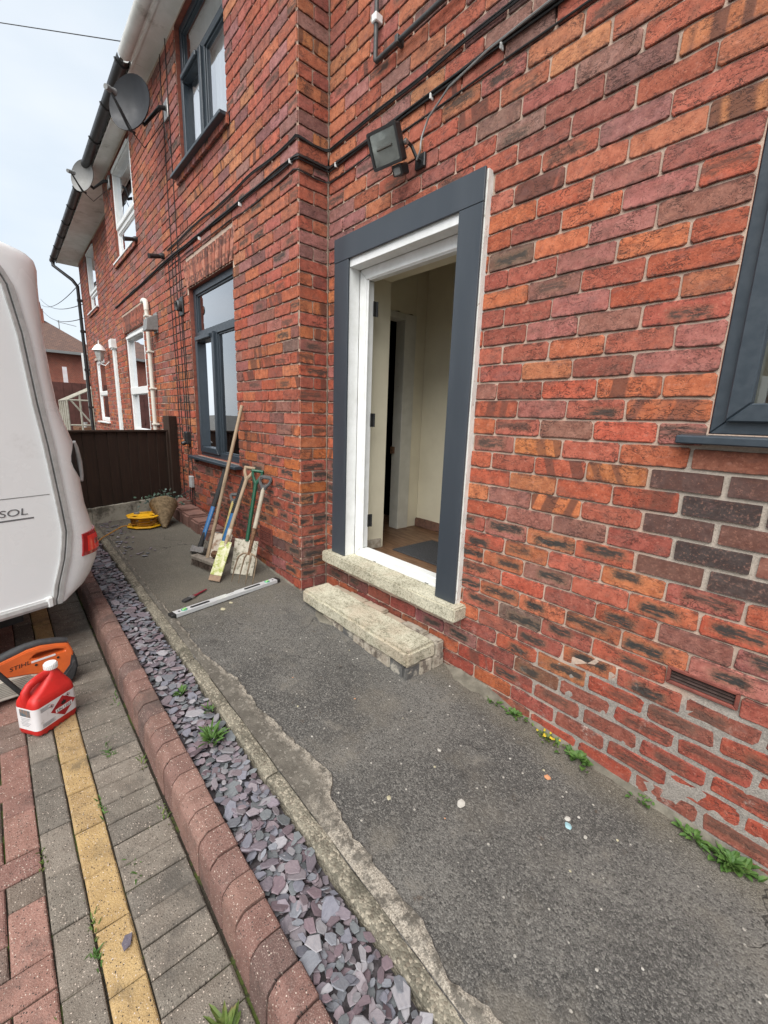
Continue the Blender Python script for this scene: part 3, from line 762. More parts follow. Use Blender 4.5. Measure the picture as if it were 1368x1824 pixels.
def window(parent, x0, x1, z0, z1, y, mat, fw=.06, trans=None, mull=None, sill=True, sillp=.09, curtain=.5, top_open=False, sash=(), lean=.04, label=None, depth=1.2):
    """y = outer face of the frame; glazing cells split by a transom and a mullion below it"""
    m = MB(); mitre(m, x0, x1, z0, z1, y, y + .07, fw)
    cells = []
    if trans: m.box(x0 + fw * .8, x1 - fw * .8, y - .001, y + .068, trans - fw * .5, trans + fw * .5)
    if mull: m.box(mull - fw * .5, mull + fw * .5, y + .001, y + .069, z0 + fw * .8, (trans or z1) - fw * .4)
    if trans: cells.append((x0 + fw, x1 - fw, trans + fw * .5, z1 - fw))
    zt = trans - fw * .5 if trans else z1 - fw
    if mull: cells += [(x0 + fw, mull - fw * .5, z0 + fw, zt), (mull + fw * .5, x1 - fw, z0 + fw, zt)]
    else: cells.append((x0 + fw, x1 - fw, z0 + fw, zt))
    W = m.build('window', mat, parent, bev=.003)
    if label: W['label'] = label
    for i, (a, b, c, d) in enumerate(cells):
        if i in sash:
            s = MB(); mitre(s, a - .022, b + .022, c - .022, d + .022, y - .022, y + .03, .058); S = s.build('sash', mat, W, bev=.004)
            s = MB(); s.box(a + .04, b - .04, y - .045, y - .022, d - .03, d + .012); s.build('trickle_vent', mat, W, bev=.006)
            a += .036; b -= .036; c += .036; d -= .036
        else:
            s = MB(); mitre(s, a - .002, b + .002, c - .002, d + .002, y + .012, y + .034, .018); s.build('glazing_bead', mat, W, bev=.003)
            a += .015; b -= .015; c += .015; d -= .015
        p = MB(); p.add([(a, y + .024, c), (b, y + .024, c), (b, y + .024, d), (a, y + .024, d)], [(0, 1, 2, 3)]); p.build('pane', GLASS, W)
    if sill:
        s = MB(); s.add([(x0 - .075, y - sillp - .02, z0 - .035), (x1 + .06, y - sillp - .02, z0 - .035), (x1 + .06, y - sillp - .02, z0 - .008), (x0 - .075, y - sillp - .02, z0 - .008),
                         (x0 - .075, y + .06, z0 - .035), (x1 + .06, y + .06, z0 - .035), (x1 + .06, y + .06, z0), (x0 - .075, y + .06, z0)],
                        [(0, 1, 2, 3), (4, 7, 6, 5), (0, 4, 5, 1), (3, 2, 6, 7), (0, 3, 7, 4), (1, 5, 6, 2)])
        s.build('sill', mat, W, bev=.004)
    # room behind the glass
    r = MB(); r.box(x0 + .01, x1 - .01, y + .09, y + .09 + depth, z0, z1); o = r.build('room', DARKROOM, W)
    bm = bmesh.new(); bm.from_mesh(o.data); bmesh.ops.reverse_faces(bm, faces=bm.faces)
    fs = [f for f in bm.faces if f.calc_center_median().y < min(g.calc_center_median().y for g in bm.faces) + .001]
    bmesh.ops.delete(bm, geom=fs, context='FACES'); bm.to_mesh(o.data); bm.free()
    if curtain:
        for (u0, u1) in ((x0 + .02, x0 + (x1 - x0) * curtain * .5), (x1 - (x1 - x0) * curtain * .5, x1 - .02)):
            c = MB(); nn = 24; vs = []
            for k in range(nn + 1):
                xx = u0 + (u1 - u0) * k / nn; yy = y + .088 + .006 * math.sin(k * 1.7)
                vs += [(xx, yy, z0 + .02), (xx, yy, z1 - .02)]
            c.add(vs, [(2 * k, 2 * k + 2, 2 * k + 3, 2 * k + 1) for k in range(nn)]); c.build('curtain', CURTAIN, W)
    return W
window(house, *WIN_L, YL + .05, ANTH, .062, trans=2.24, mull=-4.28, sash=(1,), sillp=.10, curtain=.22, label='anthracite window above the leaning tools')
window(house, *WIN_U, YL + .05, ANTH, .062, trans=4.46, mull=-4.28, sash=(1,), sillp=.11, curtain=1.0, label='upper anthracite window with projecting dark sill')
window(house, *WIN_R, YW + .012, ANTH, .062, trans=None, mull=.24, sash=(0,), sillp=.055, curtain=.0, label='anthracite window at the right edge')

# doorway: boards, packers, white frame, sill
for q in ((-2.519, -2.369, -.047, -.033, .509, 2.438), (-1.495, -1.357, -.047, -.033, .5085, 2.438)):
    MB().box(*q).build('cladding_board', CLAD, house, bev=.0018)
MB().box(-2.522, -1.357, -.0475, -.0335, 2.4395, 2.578).build('cladding_board', CLAD, house, bev=.0018)
def rough_bar(m, x0, x1, y0, y1, z0, z1, k=.003, seg=24, vert=True):
    rings = []
    for i in range(seg + 1):
        t_ = i / seg; j = lambda: R.uniform(-k, k)
        if vert: z = z0 + (z1 - z0) * t_; rings.append([(x0 + j(), y0 + j() * .3, z), (x1 + j(), y0 + j() * .3, z), (x1 + j(), y1, z), (x0, y1, z)])
        else: x = x0 + (x1 - x0) * t_; rings.append([(x, y0 + j() * .3, z0 + j()), (x, y0 + j() * .3, z1 + j()), (x, y1, z1), (x, y1, z0)])
    m.loft(rings)
m = MB(); rough_bar(m, -1.46, -1.350, -.0325, .02, .506, 2.57, .0016); m.build('timber_packer', WORN, house)
m = MB(); rough_bar(m, -2.51, -2.374, -.0325, .05, .506, 2.41, .001); m.build('timber_packer', WHITE, house)
m = MB(); rough_bar(m, -2.50, -1.365, -.0325, .02, 2.455, 2.568, .002, vert=False); m.build('timber_packer', WORN, house)
m = MB(); m.box(-2.376, -1.46, -.03, .05, 2.393, 2.4545); m.build('head_lining', WHITE, house, bev=.002)
df = MB(); mitre(df, -2.373, -1.46, .50, 2.394, .05, .12, .066); DF = df.build('door_frame', WHITE, house, bev=.004)
m = MB(); mitre(m, -2.31, -1.50, .53, 2.34, .058, .068, .018); m.build('seal', WHITE, DF, bev=.003)
m = MB(); m.box(-2.30, -1.50, .046, .135, .507, .528); m.build('threshold', WHITE, DF, bev=.004)
for xx in (-2.15, -1.66): MB().box(xx, xx + .03, .0445, .047, .513, .519).build('drain_slot', GREYP, DF)
for zz in (.72, 1.42, 2.12):
    m = MB(); m.box(-2.298, -2.293, .105, .135, zz, zz + .09); m.tube([(-2.290, .133, zz), (-2.290, .133, zz + .09)], .006, 8); m.build('hinge', BLACKP, DF)
STONE = None
def stone_material(name, green=1.):
    t = NT(name); p = t.pos(); n = t.noise(p, 5, 6, .7); n2 = t.noise(p, 42, 6, .8); f = t.noise(p, 170, 4, .75)
    c = t.mix(t.step(n, .36, .64), (.58, .55, .43), (.46, .43, .33))
    c = t.mix(t.step(t.noise(t.vm('ADD', p, (3, 1, 7)), 3.5, 5, .6), .48, .68, 0, .6), c, (.44, .35, .26))
    c = t.mix(t.m_('MULTIPLY', t.step(n2, .46, .60), t.step(n, .38, .60, .15, .75 * green)), c, (.19, .178, .125))
    c = t.mix(t.step(f, .52, .64, 0, .8), c, (.085, .078, .052)); c = t.mix(t.step(f, .44, .34, 0, .6), c, (.62, .58, .45))
    v = t.voro(p, 110, 'F1'); c = t.mix(t.m_('MULTIPLY', t.step(v, .25, .15), t.step(n2, .45, .55)), c, (.06, .055, .035))
    return t.fin(c, .95, 0, .15, t.m_('ADD', t.m_('MULTIPLY', f, .6), n2), .7, .007)
STONE = stone_material('lichen_stone'); STONE2 = stone_material('lichen_stone_step', 1.1)
def rough_slab(x0, x1, y0, y1, z0, z1, nx, ny, k, r=.012, skew=None):
    """box with worn rounded edges, as a displaced subdivided mesh"""
    bm = bmesh.new(); bmesh.ops.create_cube(bm, size=1)
    for v in bm.verts: v.co = Vector(((x0 + x1) / 2 + v.co.x * (x1 - x0), (y0 + y1) / 2 + v.co.y * (y1 - y0), (z0 + z1) / 2 + v.co.z * (z1 - z0)))
    bmesh.ops.bevel(bm, geom=bm.edges[:], offset=r, segments=2, affect='EDGES')
    ed = [e for e in bm.edges if abs((e.verts[0].co - e.verts[1].co).x) > .1]
    bmesh.ops.subdivide_edges(bm, edges=ed, cuts=nx, use_grid_fill=True)
    ed = [e for e in bm.edges if abs((e.verts[0].co - e.verts[1].co).y) > .05]
    bmesh.ops.subdivide_edges(bm, edges=ed, cuts=ny, use_grid_fill=True)
    for v in bm.verts:
        c = v.co; q = c * 9; s_ = c * 33
        v.co = c + Vector((mn.noise(q), mn.noise(q + Vector((5, 0, 0))), mn.noise(q + Vector((0, 7, 0))))) * k + Vector((mn.noise(s_), mn.noise(s_ + Vector((3, 0, 0))), mn.noise(s_ + Vector((0, 3, 0))))) * k * .5
        if skew: v.co = skew(v.co)
    me = MB(); bm.verts.ensure_lookup_table(); bm.verts.index_update()
    me.add([v.co[:] for v in bm.verts], [tuple(v.index for v in f.verts) for f in bm.faces]); bm.free(); return me
m = rough_slab(-2.575, -1.308, -.098, .06, .428, .508, 40, 6, .003, .008)
m.build('door_sill', STONE, house, smooth=True)

# hall seen through the doorway
fl = bpy.data.objects.new('hall_floor', None); col.objects.link(fl); fl.parent = house
LAM = pm('laminate_floor', (.17, .095, .052), (.105, .058, .033), 7, .45, 0, .4, .06, 60, stretch=(1, 6, 1))
yy = .136; k = 0
while yy < 1.15:
    y1 = min(yy + .125, 1.15); xx = -4.0 - (k % 3) * .4
    while xx < -.3:
        MB().box(max(xx + .001, -4.0), min(xx + 1.198, -.3), yy + .0008, y1 - .0008, .485, .5).build('floor_board', LAM, fl, bev=.001) if xx + 1.198 > -4 else None
        xx += 1.2
    yy += .125; k += 1
hall = MB()
HW = -2.765
hall.box(-2.70, -2.415, .125, .36, .50, 2.95)                     # thickness of the outer wall, left of the door
hall.box(-1.40, -.35, .125, .36, .50, 2.95)
hall.box(-2.90, -.30, 1.085, 1.15, .575, 2.95)                     # back wall
hall.box(HW - .1, HW, .955, 1.083, .50, 2.898); hall.box(HW - .1, HW, .362, .40, .5, 2.33); hall.box(HW - .1, HW, .362, .954, 2.33, 2.898)
hall.box(-.36, -.30, .3, 1.15, .5, 2.95)
hall.box(-2.80, -.3, .10, 1.15, 2.90, 2.949)
hall.box(-2.42, -1.40, .125, .36, 2.40, 2.95)
hall.build('hall_wall', CREAM, house, bev=.002)
CAS = pm('off_white_gloss', (.60, .59, .53), (.52, .51, .45), 6, .5, 0, .4, .08, 60, world=True, dirt=(.30, .26, .2), dscale=14, dlo=.66, dhi=.74)
m = MB(); m.box(HW - .10, HW + .012, .825, .955, .50, 2.33); m.box(HW - .10, HW + .012, .40, .825, 2.28, 2.33); m.build('door_lining', CAS, house, bev=.003)
MB().box(HW - .09, HW - .06, .80, .826, 1.18, 1.24).build('latch_plate', RUST, house)
m = rough_slab(-2.76, -.32, 1.06, 1.10, .50, .578, 60, 1, .006, .004)
m.build('bare_brick_strip', pm('raw_brickwork', (.20, .11, .08), (.12, .075, .06), 40, .95, 0, .1, .8, world=True), house)
m = MB(); m.tube([(HW + .004, .40 + i * .05, 2.325 + .012 * math.sin(i * 2.1)) for i in range(12)] + [(HW + .006, .955, 2.29)], .0045, 5); m.build('plaster_crack', pm('crack', (.10, .07, .05), None, 40, .9), house)
m = rough_slab(-2.424, -2.404, .15, .34, .50, .575, 4, 4, .006, .004); m.build('chipped_plaster', pm('bare_plaster', (.45, .40, .33), (.26, .22, .17), 30, .95, bump=.6), house)
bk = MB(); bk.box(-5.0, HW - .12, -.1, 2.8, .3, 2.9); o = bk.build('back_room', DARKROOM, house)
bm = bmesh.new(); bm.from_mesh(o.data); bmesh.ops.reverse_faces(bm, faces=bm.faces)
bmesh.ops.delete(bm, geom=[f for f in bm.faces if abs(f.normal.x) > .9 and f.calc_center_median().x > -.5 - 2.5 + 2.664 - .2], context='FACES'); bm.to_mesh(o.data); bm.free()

# terracotta air vent low in the door wall
vt = MB(); mitre(vt, VENT[0], VENT[1], VENT[2], VENT[3], -.006, .02, .012)
TERRA = pm('red_terracotta', (.21, .062, .045), (.14, .045, .035), 40, .8, 0, .3, .3)
V_ = vt.build('air_vent', TERRA, house, bev=.002)
for k in range(3):
    m = MB(); zz = VENT[2] + .015 + k * .0125
    m.add([(VENT[0] + .011, .002, zz), (VENT[1] - .011, .002, zz), (VENT[1] - .011, .014, zz + .009), (VENT[0] + .011, .014, zz + .009), (VENT[0] + .011, .004, zz - .002), (VENT[1] - .011, .004, zz - .002), (VENT[1] - .011, .016, zz + .007), (VENT[0] + .011, .016, zz + .007)], [(0, 1, 2, 3), (7, 6, 5, 4), (0, 4, 5, 1), (1, 5, 6, 2), (2, 6, 7, 3), (3, 7, 4, 0)])
    m.build('louvre', pm('dark_terracotta', (.06, .035, .03), (.04, .025, .02), 40, .85), V_)  # louvres much darker than the vent frame
MB().box(VENT[0], VENT[1], .03, .032, VENT[2], VENT[3]).build('vent_back', DARKROOM, V_)
# low vent in the wing wall
vt = MB(); mitre(vt, -3.32, -3.10, .425, .57, YL - .010, YL - .002, .012); V2 = vt.build('air_vent', TERRA, house)
for k in range(7): MB().box(-3.31, -3.11, YL - .008, YL - .003, .44 + k * .017, .449 + k * .017).build('louvre', TERRA, V2)

# eaves of house A
FASC = pm('pale_upvc_fascia', (.74, .74, .71), (.64, .64, .60), 5, .5, 0, .4, .08, 60, world=True, dirt=(.33, .32, .28), dscale=4, dlo=.55, dhi=.75)
m = MB(); m.box(XP + .002, 1.6, -.375, .4, EAVE, EAVE + .018); m.build('soffit', FASC, house)
m = MB(); m.box(XP + .002, 1.6, -.400, -.375, EAVE - .012, EAVE + .17); m.build('fascia', FASC, house, bev=.003)
m = MB(); m.box(XP + .002, 1.6, -.42, -.400, EAVE - .005, EAVE + .03); m.build('fascia_trim', FASC, house)
def gutter(parent, x0, x1, mat, y=-.462, z=EAVE + .03, r=.058):
    m = MB(); n = 12; rings = []
    for xx in (x0, x1):
        ring = [(xx, y + r * math.cos(math.pi + math.pi * k / n), z + r * math.sin(math.pi + math.pi * k / n)) for k in range(n + 1)] + [(xx, y + (r - .006) * math.cos(-math.pi * k / n), z + (r - .006) * math.sin(-math.pi * k / n)) for k in range(n + 1)]
        rings.append(ring)
    m.loft(rings); return m.build('gutter', mat, parent, smooth=True)
G_ = gutter(house, XP + .01, 1.6, FASC)
m = MB(); m.add([(XP, -.43, 5.07), (1.6, -.43, 5.07), (1.6, 4, 7.9), (XP, 4, 7.9), (XP, -.43, 5.04), (1.6, -.43, 5.04), (1.6, 4, 7.86), (XP, 4, 7.86)], [(0, 1, 2, 3), (7, 6, 5, 4), (0, 4, 5, 1), (1, 5, 6, 2), (2, 6, 7, 3), (3, 7, 4, 0)])
ROOFM = pm('brown_concrete_tile', (.085, .055, .042), (.06, .04, .032), 8, .85, 0, .2, .4, world=True)
m.build('roof', ROOFM, house)

# ================================================================== NEIGHBOUR HOUSE B
nb = thing('brick_house', 'adjoining red brick house with white windows and black gutter beyond the fence', 'house', (XB, YL, .33))
XE = -13.35
W4 = (-7.90, -6.72, 1.10, 2.62); W2 = (-7.95, -6.72, 3.62, 4.84); W5 = (-12.45, -11.2, 1.22, 2.58); W3 = (-12.35, -11.25, 3.60, 4.86)
DB = (-9.83, -8.75, .45, 2.62)
NP = Pieces()
lay(NP, frL, XB, XP, .2, EAVE, [W4, W2, (-7.98, -6.64, 2.62, 2.86)], XP, big=False)
lay(NP, fr0, XE, XB - .003, .2, EAVE, [W5, W3, DB], XB, big=False)
n = 15
for k in range(n):
    s0, s1 = k / n, (k + 1) / n; b = lambda s: -7.92 + 1.22 * s; tpx = lambda s: -7.99 + 1.36 * s
    c = R.choice([(.40, .13, .075), (.22, .085, .06), (.36, .11, .07)])
    brick(NP, frL, 0, .07, 0, .235, (c, (0, 0, .4)), False, .0015, .001, .8, [(b(s0) + .005, 2.625), (b(s1) - .005, 2.625), (tpx(s1) - .005, 2.855), (tpx(s0) + .005, 2.855)])
for q in ((W2, 3.535), (W3, 3.515), ):
    u = q[0][0] - .05; yf = frL if q[0] is W2 else fr0
    while u < q[0][1]: brick(NP, yf, u + .004, u + .074, q[1], q[1] + .075, brick_style(u, 3, 0), False, .0015, .03, .8); u += .078
wb = MB(); mortar_grid(wb, frL, XB, XP, -.2, EAVE, [W4, W2], .25, lambda u, z: -.006); WB = wb.build('wall', MORTAR, nb)
wb = MB(); mortar_grid(wb, fr0, XE, XB, -.2, EAVE, [W5, W3, DB], .25, lambda u, z: -.006); wb.build('wall', MORTAR, nb)
wb = MB(); wb.box(XB - .0, XB + .02, YL + .006, YW + .2, -.2, EAVE); wb.build('wall', MORTAR, nb)
wb = MB(); wb.box(XE - .05, XE, .006, 7, -.2, EAVE); wb.build('wall', MORTAR, nb)
NP.emit('brick', 'bricks', BRICK, WB, 0)
wb = MB(); wb.box(XE, XP, 5.9, 6, -.2, EAVE); wb.box(XE, XP, .3, 5.9, 2.95, 3.02); wb.build('inner_shell', DARKROOM, nb)
window(nb, *W4, YL + .04, WHITE, .075, trans=None, sash=(0,), sillp=.06, curtain=.0).data
m = MB(); m.box(W4[0] + .06, W4[1] - .06, YL + .012, YL + .045, 1.72, 1.82); m.build('window_bar', WHITE, nb, bev=.004)
window(nb, *W2, YL + .04, WHITE, .075, trans=4.02, sash=(0,), sillp=.06, curtain=.6)
window(nb, *W5, YW + .04, WHITE, .075, trans=1.84, sash=(), sillp=.07, curtain=.6)
window(nb, *W3, YW + .04, WHITE, .075, trans=3.95, sash=(0,), sillp=.07, curtain=.5)
reveals(nb, ((W4, YL), (W2, YL), (W5, YW), (W3, YW)))
m = MB(); m.box(-9.80, -8.80, .05, .10, .5, 2.6); m.build('door', pm('white_door', (.7, .7, .68), None, 5, .4), nb)
m = MB(); m.box(-9.96, -9.85, -.05, .04, .35, 2.60); m.box(-10.02, -9.80, -.09, .05, 2.62, 2.78); m.box(-9.99, -9.83, -.07, .05, 2.595, 2.625); m.build('door_pilaster', WHITE, nb, bev=.006)
m = MB(); m.box(XE - .4, XP - .002, -.375, .4, EAVE, EAVE + .018); m.build('soffit', FASC, nb)
m = MB(); m.box(XE - .4, XP - .002, -.400, -.375, EAVE - .012, EAVE + .17); m.build('fascia', FASC, nb, bev=.003)
k = XE
while k < XP - .2:
    MB().box(k, k + .09, -.4015, -.3995, EAVE - .005, EAVE + .012).build('vent_slot', BLACKP, nb); k += .16
GB = gutter(nb, XE - .4, XP - .02, BLACKP, r=.060)
k = XE
while k < XP:
    m = MB(); m.tube([(k, -.462 + .066 * math.cos(q), EAVE + .03 + .066 * math.sin(q)) for q in [math.pi + math.pi * i / 8 for i in range(9)]], .009, 6); m.build('gutter_bracket', BLACKP, GB); k += .85
m = MB(); m.tube([(XE - .30, -.462, EAVE - .02), (XE - .30, -.462, EAVE - .10), (XE + .06, -.16, EAVE - .42), (XE + .07, -.07, EAVE - .55), (XE + .07, -.06, .3)], .038, 10); m.build('downpipe', BLACKP, nb, smooth=True)
for zz in (4.0, 3.3, 2.4, 1.5): MB().box(XE + .02, XE + .12, -.11, .0, zz, zz + .05).build('pipe_clip', BLACKP, nb)
m = MB(); m.add([(XE - .42, -.43, 5.06), (XP, -.43, 5.06), (XP, 4, 7.9), (XE + 3.5, 4, 7.9), (XE - .45, 8, 5.05)], [(0, 1, 2, 3), (0, 3, 4)]); m.build('roof', ROOFM, nb)
# things fixed to house B
OFFW = pm('yellowed_white_plastic', (.66, .64, .57), (.58, .56, .49), 8, .5, 0, .4, .05)
px, py = -6.29, YL - .045
t_ = thing('waste_pipe', 'cream plastic waste pipe with swept elbow beside the neighbour\'s lower window', 'pipe', (px, py, 1.0))
MB().tube([(px, py, .5), (px, py, 2.72)], .026, 10).build('pipe', OFFW, t_, smooth=True)
MB().tube([(px, py, 2.70), (px - .005, py, 2.77), (px - .03, py, 2.81), (px - .10, py, 2.83), (px - .16, py, 2.825)], .031, 10).build('elbow', OFFW, t_, smooth=True)
for zz in (1.3, 1.75, 2.2, 2.62): MB().box(px - .04, px + .04, py - .033, YL, zz, zz + .022).build('pipe_clip', OFFW, t_, bev=.003)
t_ = thing('wall_lantern', 'white bracketed carriage lantern by the neighbour\'s door', 'lantern', (-10.35, -.2, 2.3))
LX, LY, LZ = -10.62, -.16, 2.45
mt = Matrix.Translation((LX, LY, LZ))
MB().lathe([(.05, -.02), (.06, 0), (.10, .17), (.105, .18)], 6, mt).build('lamp_glass', pm('frosted_glass', (.5, .52, .5), None, 20, .2), t_)
MB().lathe([(.13, .18), (.12, .20), (.07, .27), (.03, .30), (.012, .31), (.010, .36), (.004, .38)], 12, mt).build('lamp_roof', WHITE, t_, smooth=True)
MB().tube([(LX, LY, LZ - .02), (LX, LY + .02, LZ - .08), (LX + .04, LY + .08, LZ - .10), (LX + .05, -.01, LZ - .02)], .012, 8).build('bracket', WHITE, t_, smooth=True)
t_ = thing('extractor_cowl', 'grey box-shaped extractor cowl on brick beside the waste pipe', 'cowl', (-6.05, YL, 2.5))
m = MB(); m.add([(-6.15, YL, 2.62), (-5.98, YL, 2.62), (-5.98, YL, 2.44), (-6.15, YL, 2.44), (-6.15, YL - .12, 2.56), (-5.98, YL - .12, 2.56), (-5.98, YL - .14, 2.42), (-6.15, YL - .14, 2.42)], [(0, 1, 2, 3), (7, 6, 5, 4), (0, 4, 5, 1), (1, 5, 6, 2), (2, 6, 7, 3), (3, 7, 4, 0)]); m.build('hood', GREYP, t_, bev=.004)
MB().box(-6.14, -5.99, YL - .015, YL - .002, 2.41, 2.64).build('back_plate', GREYP, t_, bev=.003)

# ================================================================== things fixed to house A
t_ = thing('security_floodlight', 'black floodlight with motion sensor on the wall above the doorway', 'floodlight', (-1.90, 0, 2.80))
Mh = Matrix.Translation((-1.945, -.135, 2.845)) @ Matrix(((.97, 0.1, -.22), (.22, -.30, .93), (.03, .95, .31))).to_4x4()
ax_n = Vector((.18, -.86, -.46)).normalized(); ax_x = Vector((1, .16, 0)); ax_x = (ax_x - ax_n * ax_x.dot(ax_n)).normalized(); ax_y = ax_n.cross(ax_x)
Mh = Matrix.Translation((-1.905, -.155, 2.815)) @ Matrix((ax_x, ax_y, ax_n)).transposed().to_4x4()
def rr(w_, h_, r, n=5):
    o = []
    for cx, cy, a0 in ((w_ / 2 - r, h_ / 2 - r, 0), (-w_ / 2 + r, h_ / 2 - r, 90), (-w_ / 2 + r, -h_ / 2 + r, 180), (w_ / 2 - r, -h_ / 2 + r, 270)):
        for k in range(n): q = rad(a0 + 90 * k / (n - 1)); o.append((cx + r * math.cos(q), cy + r * math.sin(q)))
    return o
m = MB(); m.loft([[Mh @ Vector((a * s, b * s, z)) for a, b in rr(.175, .150, .008)] for s, z in ((.55, -.085), (.62, -.08), (.97, -.03), (1, -.02), (1, .02))]); m.build('lamp_housing', BLACKP, t_)
m = MB(); m.prism(rr(.182, .157, .01), .014, Mh @ Matrix.Translation((0, 0, .012)), [rr(.156, .132, .006)]); m.build('bezel', BLACKP, t_)
m = MB(); m.loft([[Mh @ Vector((a * s, b * s, z)) for a, b in rr(.158, .134, .006)] for s, z in ((1, .0205), (.5, .0215))]); 
REFL = pm('reflector_glass', (.20, .215, .20), (.13, .14, .13), 14, .16, .55, .6, .12, 20)
m.build('lens', REFL, t_)
m = MB(); m.tube([Mh @ Vector((-.045, 0, .024)), Mh @ Vector((.045, 0, .024))], .006, 8); m.build('halogen_tube', pm('tube_glass', (.09, .09, .08), None, 10, .15), t_)
Ms = Mh @ Matrix.Translation((.035, -.105, -.015))
m = MB(); m.loft([[Ms @ Vector((a, b, z)) for a, b in rr(.058, .05, .01)] for z in (-.045, .02)]); S_ = m.build('motion_sensor', BLACKP, t_)
m = MB(); m.loft([[Ms @ Vector((a * s, b * s - .004, z)) for a, b in rr(.04, .034, .008)] for s, z in ((1, .0205), (1, .024), (.8, .028))]); m.build('sensor_window', GREYP, S_)
MB().tube([Mh @ Vector((.098, .0, -.02)), Mh @ Vector((.105, -.03, -.06)), (-1.80, -.04, 2.765), (-1.80, -.005, 2.765)], .009, 6).build('bracket', BLACKP, t_)
MB().tube([Mh @ Vector((.094, -.01, -.02)), Mh @ Vector((.110, -.01, -.02))], .012, 8).build('bolt', STEEL, t_)
MB().box(-1.84, -1.77, -.02, -.001, 2.735, 2.80).build('mounting_plate', BLACKP, t_, bev=.004)
MB().box(-2.05, -1.99, -.05, -.001, 2.90, 2.94).build('stay', BLACKP, t_)

def wavy(p0, p1, k=.004, n=24, dirn=(0, 0, 1), sag=0, ph=0):
    p0, p1 = Vector(p0), Vector(p1); d = Vector(dirn); o = []
    for i in range(n + 1):
        t = i / n; q = p0.lerp(p1, t) + d * (k * mn.noise((t * (p1 - p0).length * 2.2 + ph, ph, 0)) * 2 - sag * 4 * t * (1 - t)); o.append(q)
    return o
def cable(label, pts, r=.0045, mat=None, group=None, name='cable', cat='cable'):
    return tag(MB().tube(pts, r, 6).build(name, mat or CABLE, smooth=True), label, cat, group)
cl = thing('cable_run', 'bundle of black cables clipped in the brick groove across both walls', 'cables', (-2.6, -.01, 3.03))
for i, (dz, off, r) in enumerate(((0, .010, .0055), (-.013, .010, .005), (.010, .006, .005), (-.004, .018, .0045))):
    z = BED - .012 + dz; k = .006
    pts = wavy((1.2, YW - off, z + .03), (XC + .02, YW - off, z), k, 60, ph=i) + wavy((XC + off, YW - .03, z), (XC + off, YL - .0, z), .002, 4, ph=i) + wavy((XC - .02, YL - off, z), (-5.4, YL - off, z + .05), k, 50, ph=i + 9) + wavy((-5.5, YL - off, z + .05), (-8.3, YL - off, z + .02), k, 20, ph=i + 5)
    MB().tube(pts, r, 6).build('cable', CABLE, cl, smooth=True)
for xx, yy in [(x_, YW) for x_ in (-2.56, -2.1, -1.75, -1.35, -.95)] + [(x_, YL) for x_ in (-2.73, -3.5, -4.4)] :
    MB().box(xx, xx + .006, yy - .026, yy, BED - .036, BED - .010).build('cable_clip', WHITE, cl, bev=.002)
for nm, dz, up, r, off in (('upper of the two single black cables, running above the groove', .085, .06, .0055, .008), ('lower of the two single black cables, running below the groove', -.088, .03, .0042, .006)):
    z = BED + dz
    pts = wavy((1.2, YW - off, z + up), (XC + .03, YW - off, z), .006, 60, ph=dz * 99) + [Vector((XC + off, YW - .03, z - .002)), Vector((XC + off, (YW + YL) / 2, z - .006)), Vector((XC + off, YL + .01, z + .004)), Vector((XC - .005, YL - off, z + .006))] + wavy((XC - .04, YL - off, z), (-5.4, YL - off, z + .04), .012, 40, ph=dz * 50)
    o = MB().tube(pts, r, 6).build('cable', CABLE, smooth=True); tag(o, nm, 'cable')
    if dz > 0: 
        o2 = MB().tube([p + Vector((0, -.004, .008)) for p in pts], .004, 6).build('second_core', CABLE, o, smooth=True)
cable('thin grey flex looping down from the cable groove to the floodlight', [(-1.05, -.03, 3.045), (-1.4, -.035, 3.025), (-1.62, -.03, 2.995), (-1.75, -.025, 2.93), (-1.785, -.03, 2.86), (-1.775, -.045, 2.82), (-1.77, -.05, 2.79), (-1.80, -.045, 2.76)], .005, GREYP)
t_ = thing('conduit_pipe', 'thin dark grey overflow pipe with a right-angle bend high on the door wall', 'pipe', (-2.18, -.02, 3.36))
DG = pm('dark_grey_pipe', (.06, .06, .06), (.045, .045, .045), 30, .5)
MB().tube([(-2.172, -.03, 4.6), (-2.172, -.03, 3.375), (-2.160, -.03, 3.362), (.9, -.03, 3.38)], .0125, 10).build('pipe', DG, t_, smooth=True)
MB().box(-2.192, -2.152, -.05, 0, 3.535, 3.575).build('pipe_clip', WHITE, t_, bev=.004)
MB().box(-2.0, -1.975, -.05, 0, 3.345, 3.385).build('pipe_clip', DG, t_, bev=.004)
t_ = None
for i, (xx, ztop, zbot, dx) in enumerate(((-5.02, 3.03, .42, .03), (-5.08, 4.9, 1.0, .02), (-5.17, 3.05, .40, .05), (-5.26, 4.85, 1.2, -.03), (-5.40, 3.06, .36, .06))):
    cable(['thin black cable dropping down the brick just left of the lower grey window', 'thin black cable from the eaves down past the round vent', 'black cable dropping to the small grey socket box', 'thin black cable from the dish bracket down the wing wall', 'black cable dropping down the brick against the fence post'][i], wavy((xx, YL - .006, ztop), (xx + dx, YL - .006, zbot), .012, 40, (1, 0, 0), ph=i * 3.3), .0042)
t_ = thing('flue_vent', 'small round black vent terminal in a square plate left of the window', 'vent', (-5.03, YL, 2.5))
MB().box(-5.09, -4.97, YL - .02, YL - .001, 2.46, 2.64).build('plate', BLACKP, t_, bev=.006)
MB().lathe([(.05, 0), (.055, .03), (.045, .045), (.035, .04), (.03, .01)], 16, Matrix.Translation((-5.03, YL - .02, 2.55)) @ Euler((rad(90), 0, 0)).to_matrix().to_4x4()).build('cowl', DG, t_, smooth=True)
t_ = thing('outdoor_socket', 'small black weatherproof socket on the wing wall by the window sill', 'socket', (-5.03, YL, 1.15))
MB().box(-5.09, -5.0, YL - .05, YL - .001, 1.13, 1.27).build('box', BLACKP, t_, bev=.008)
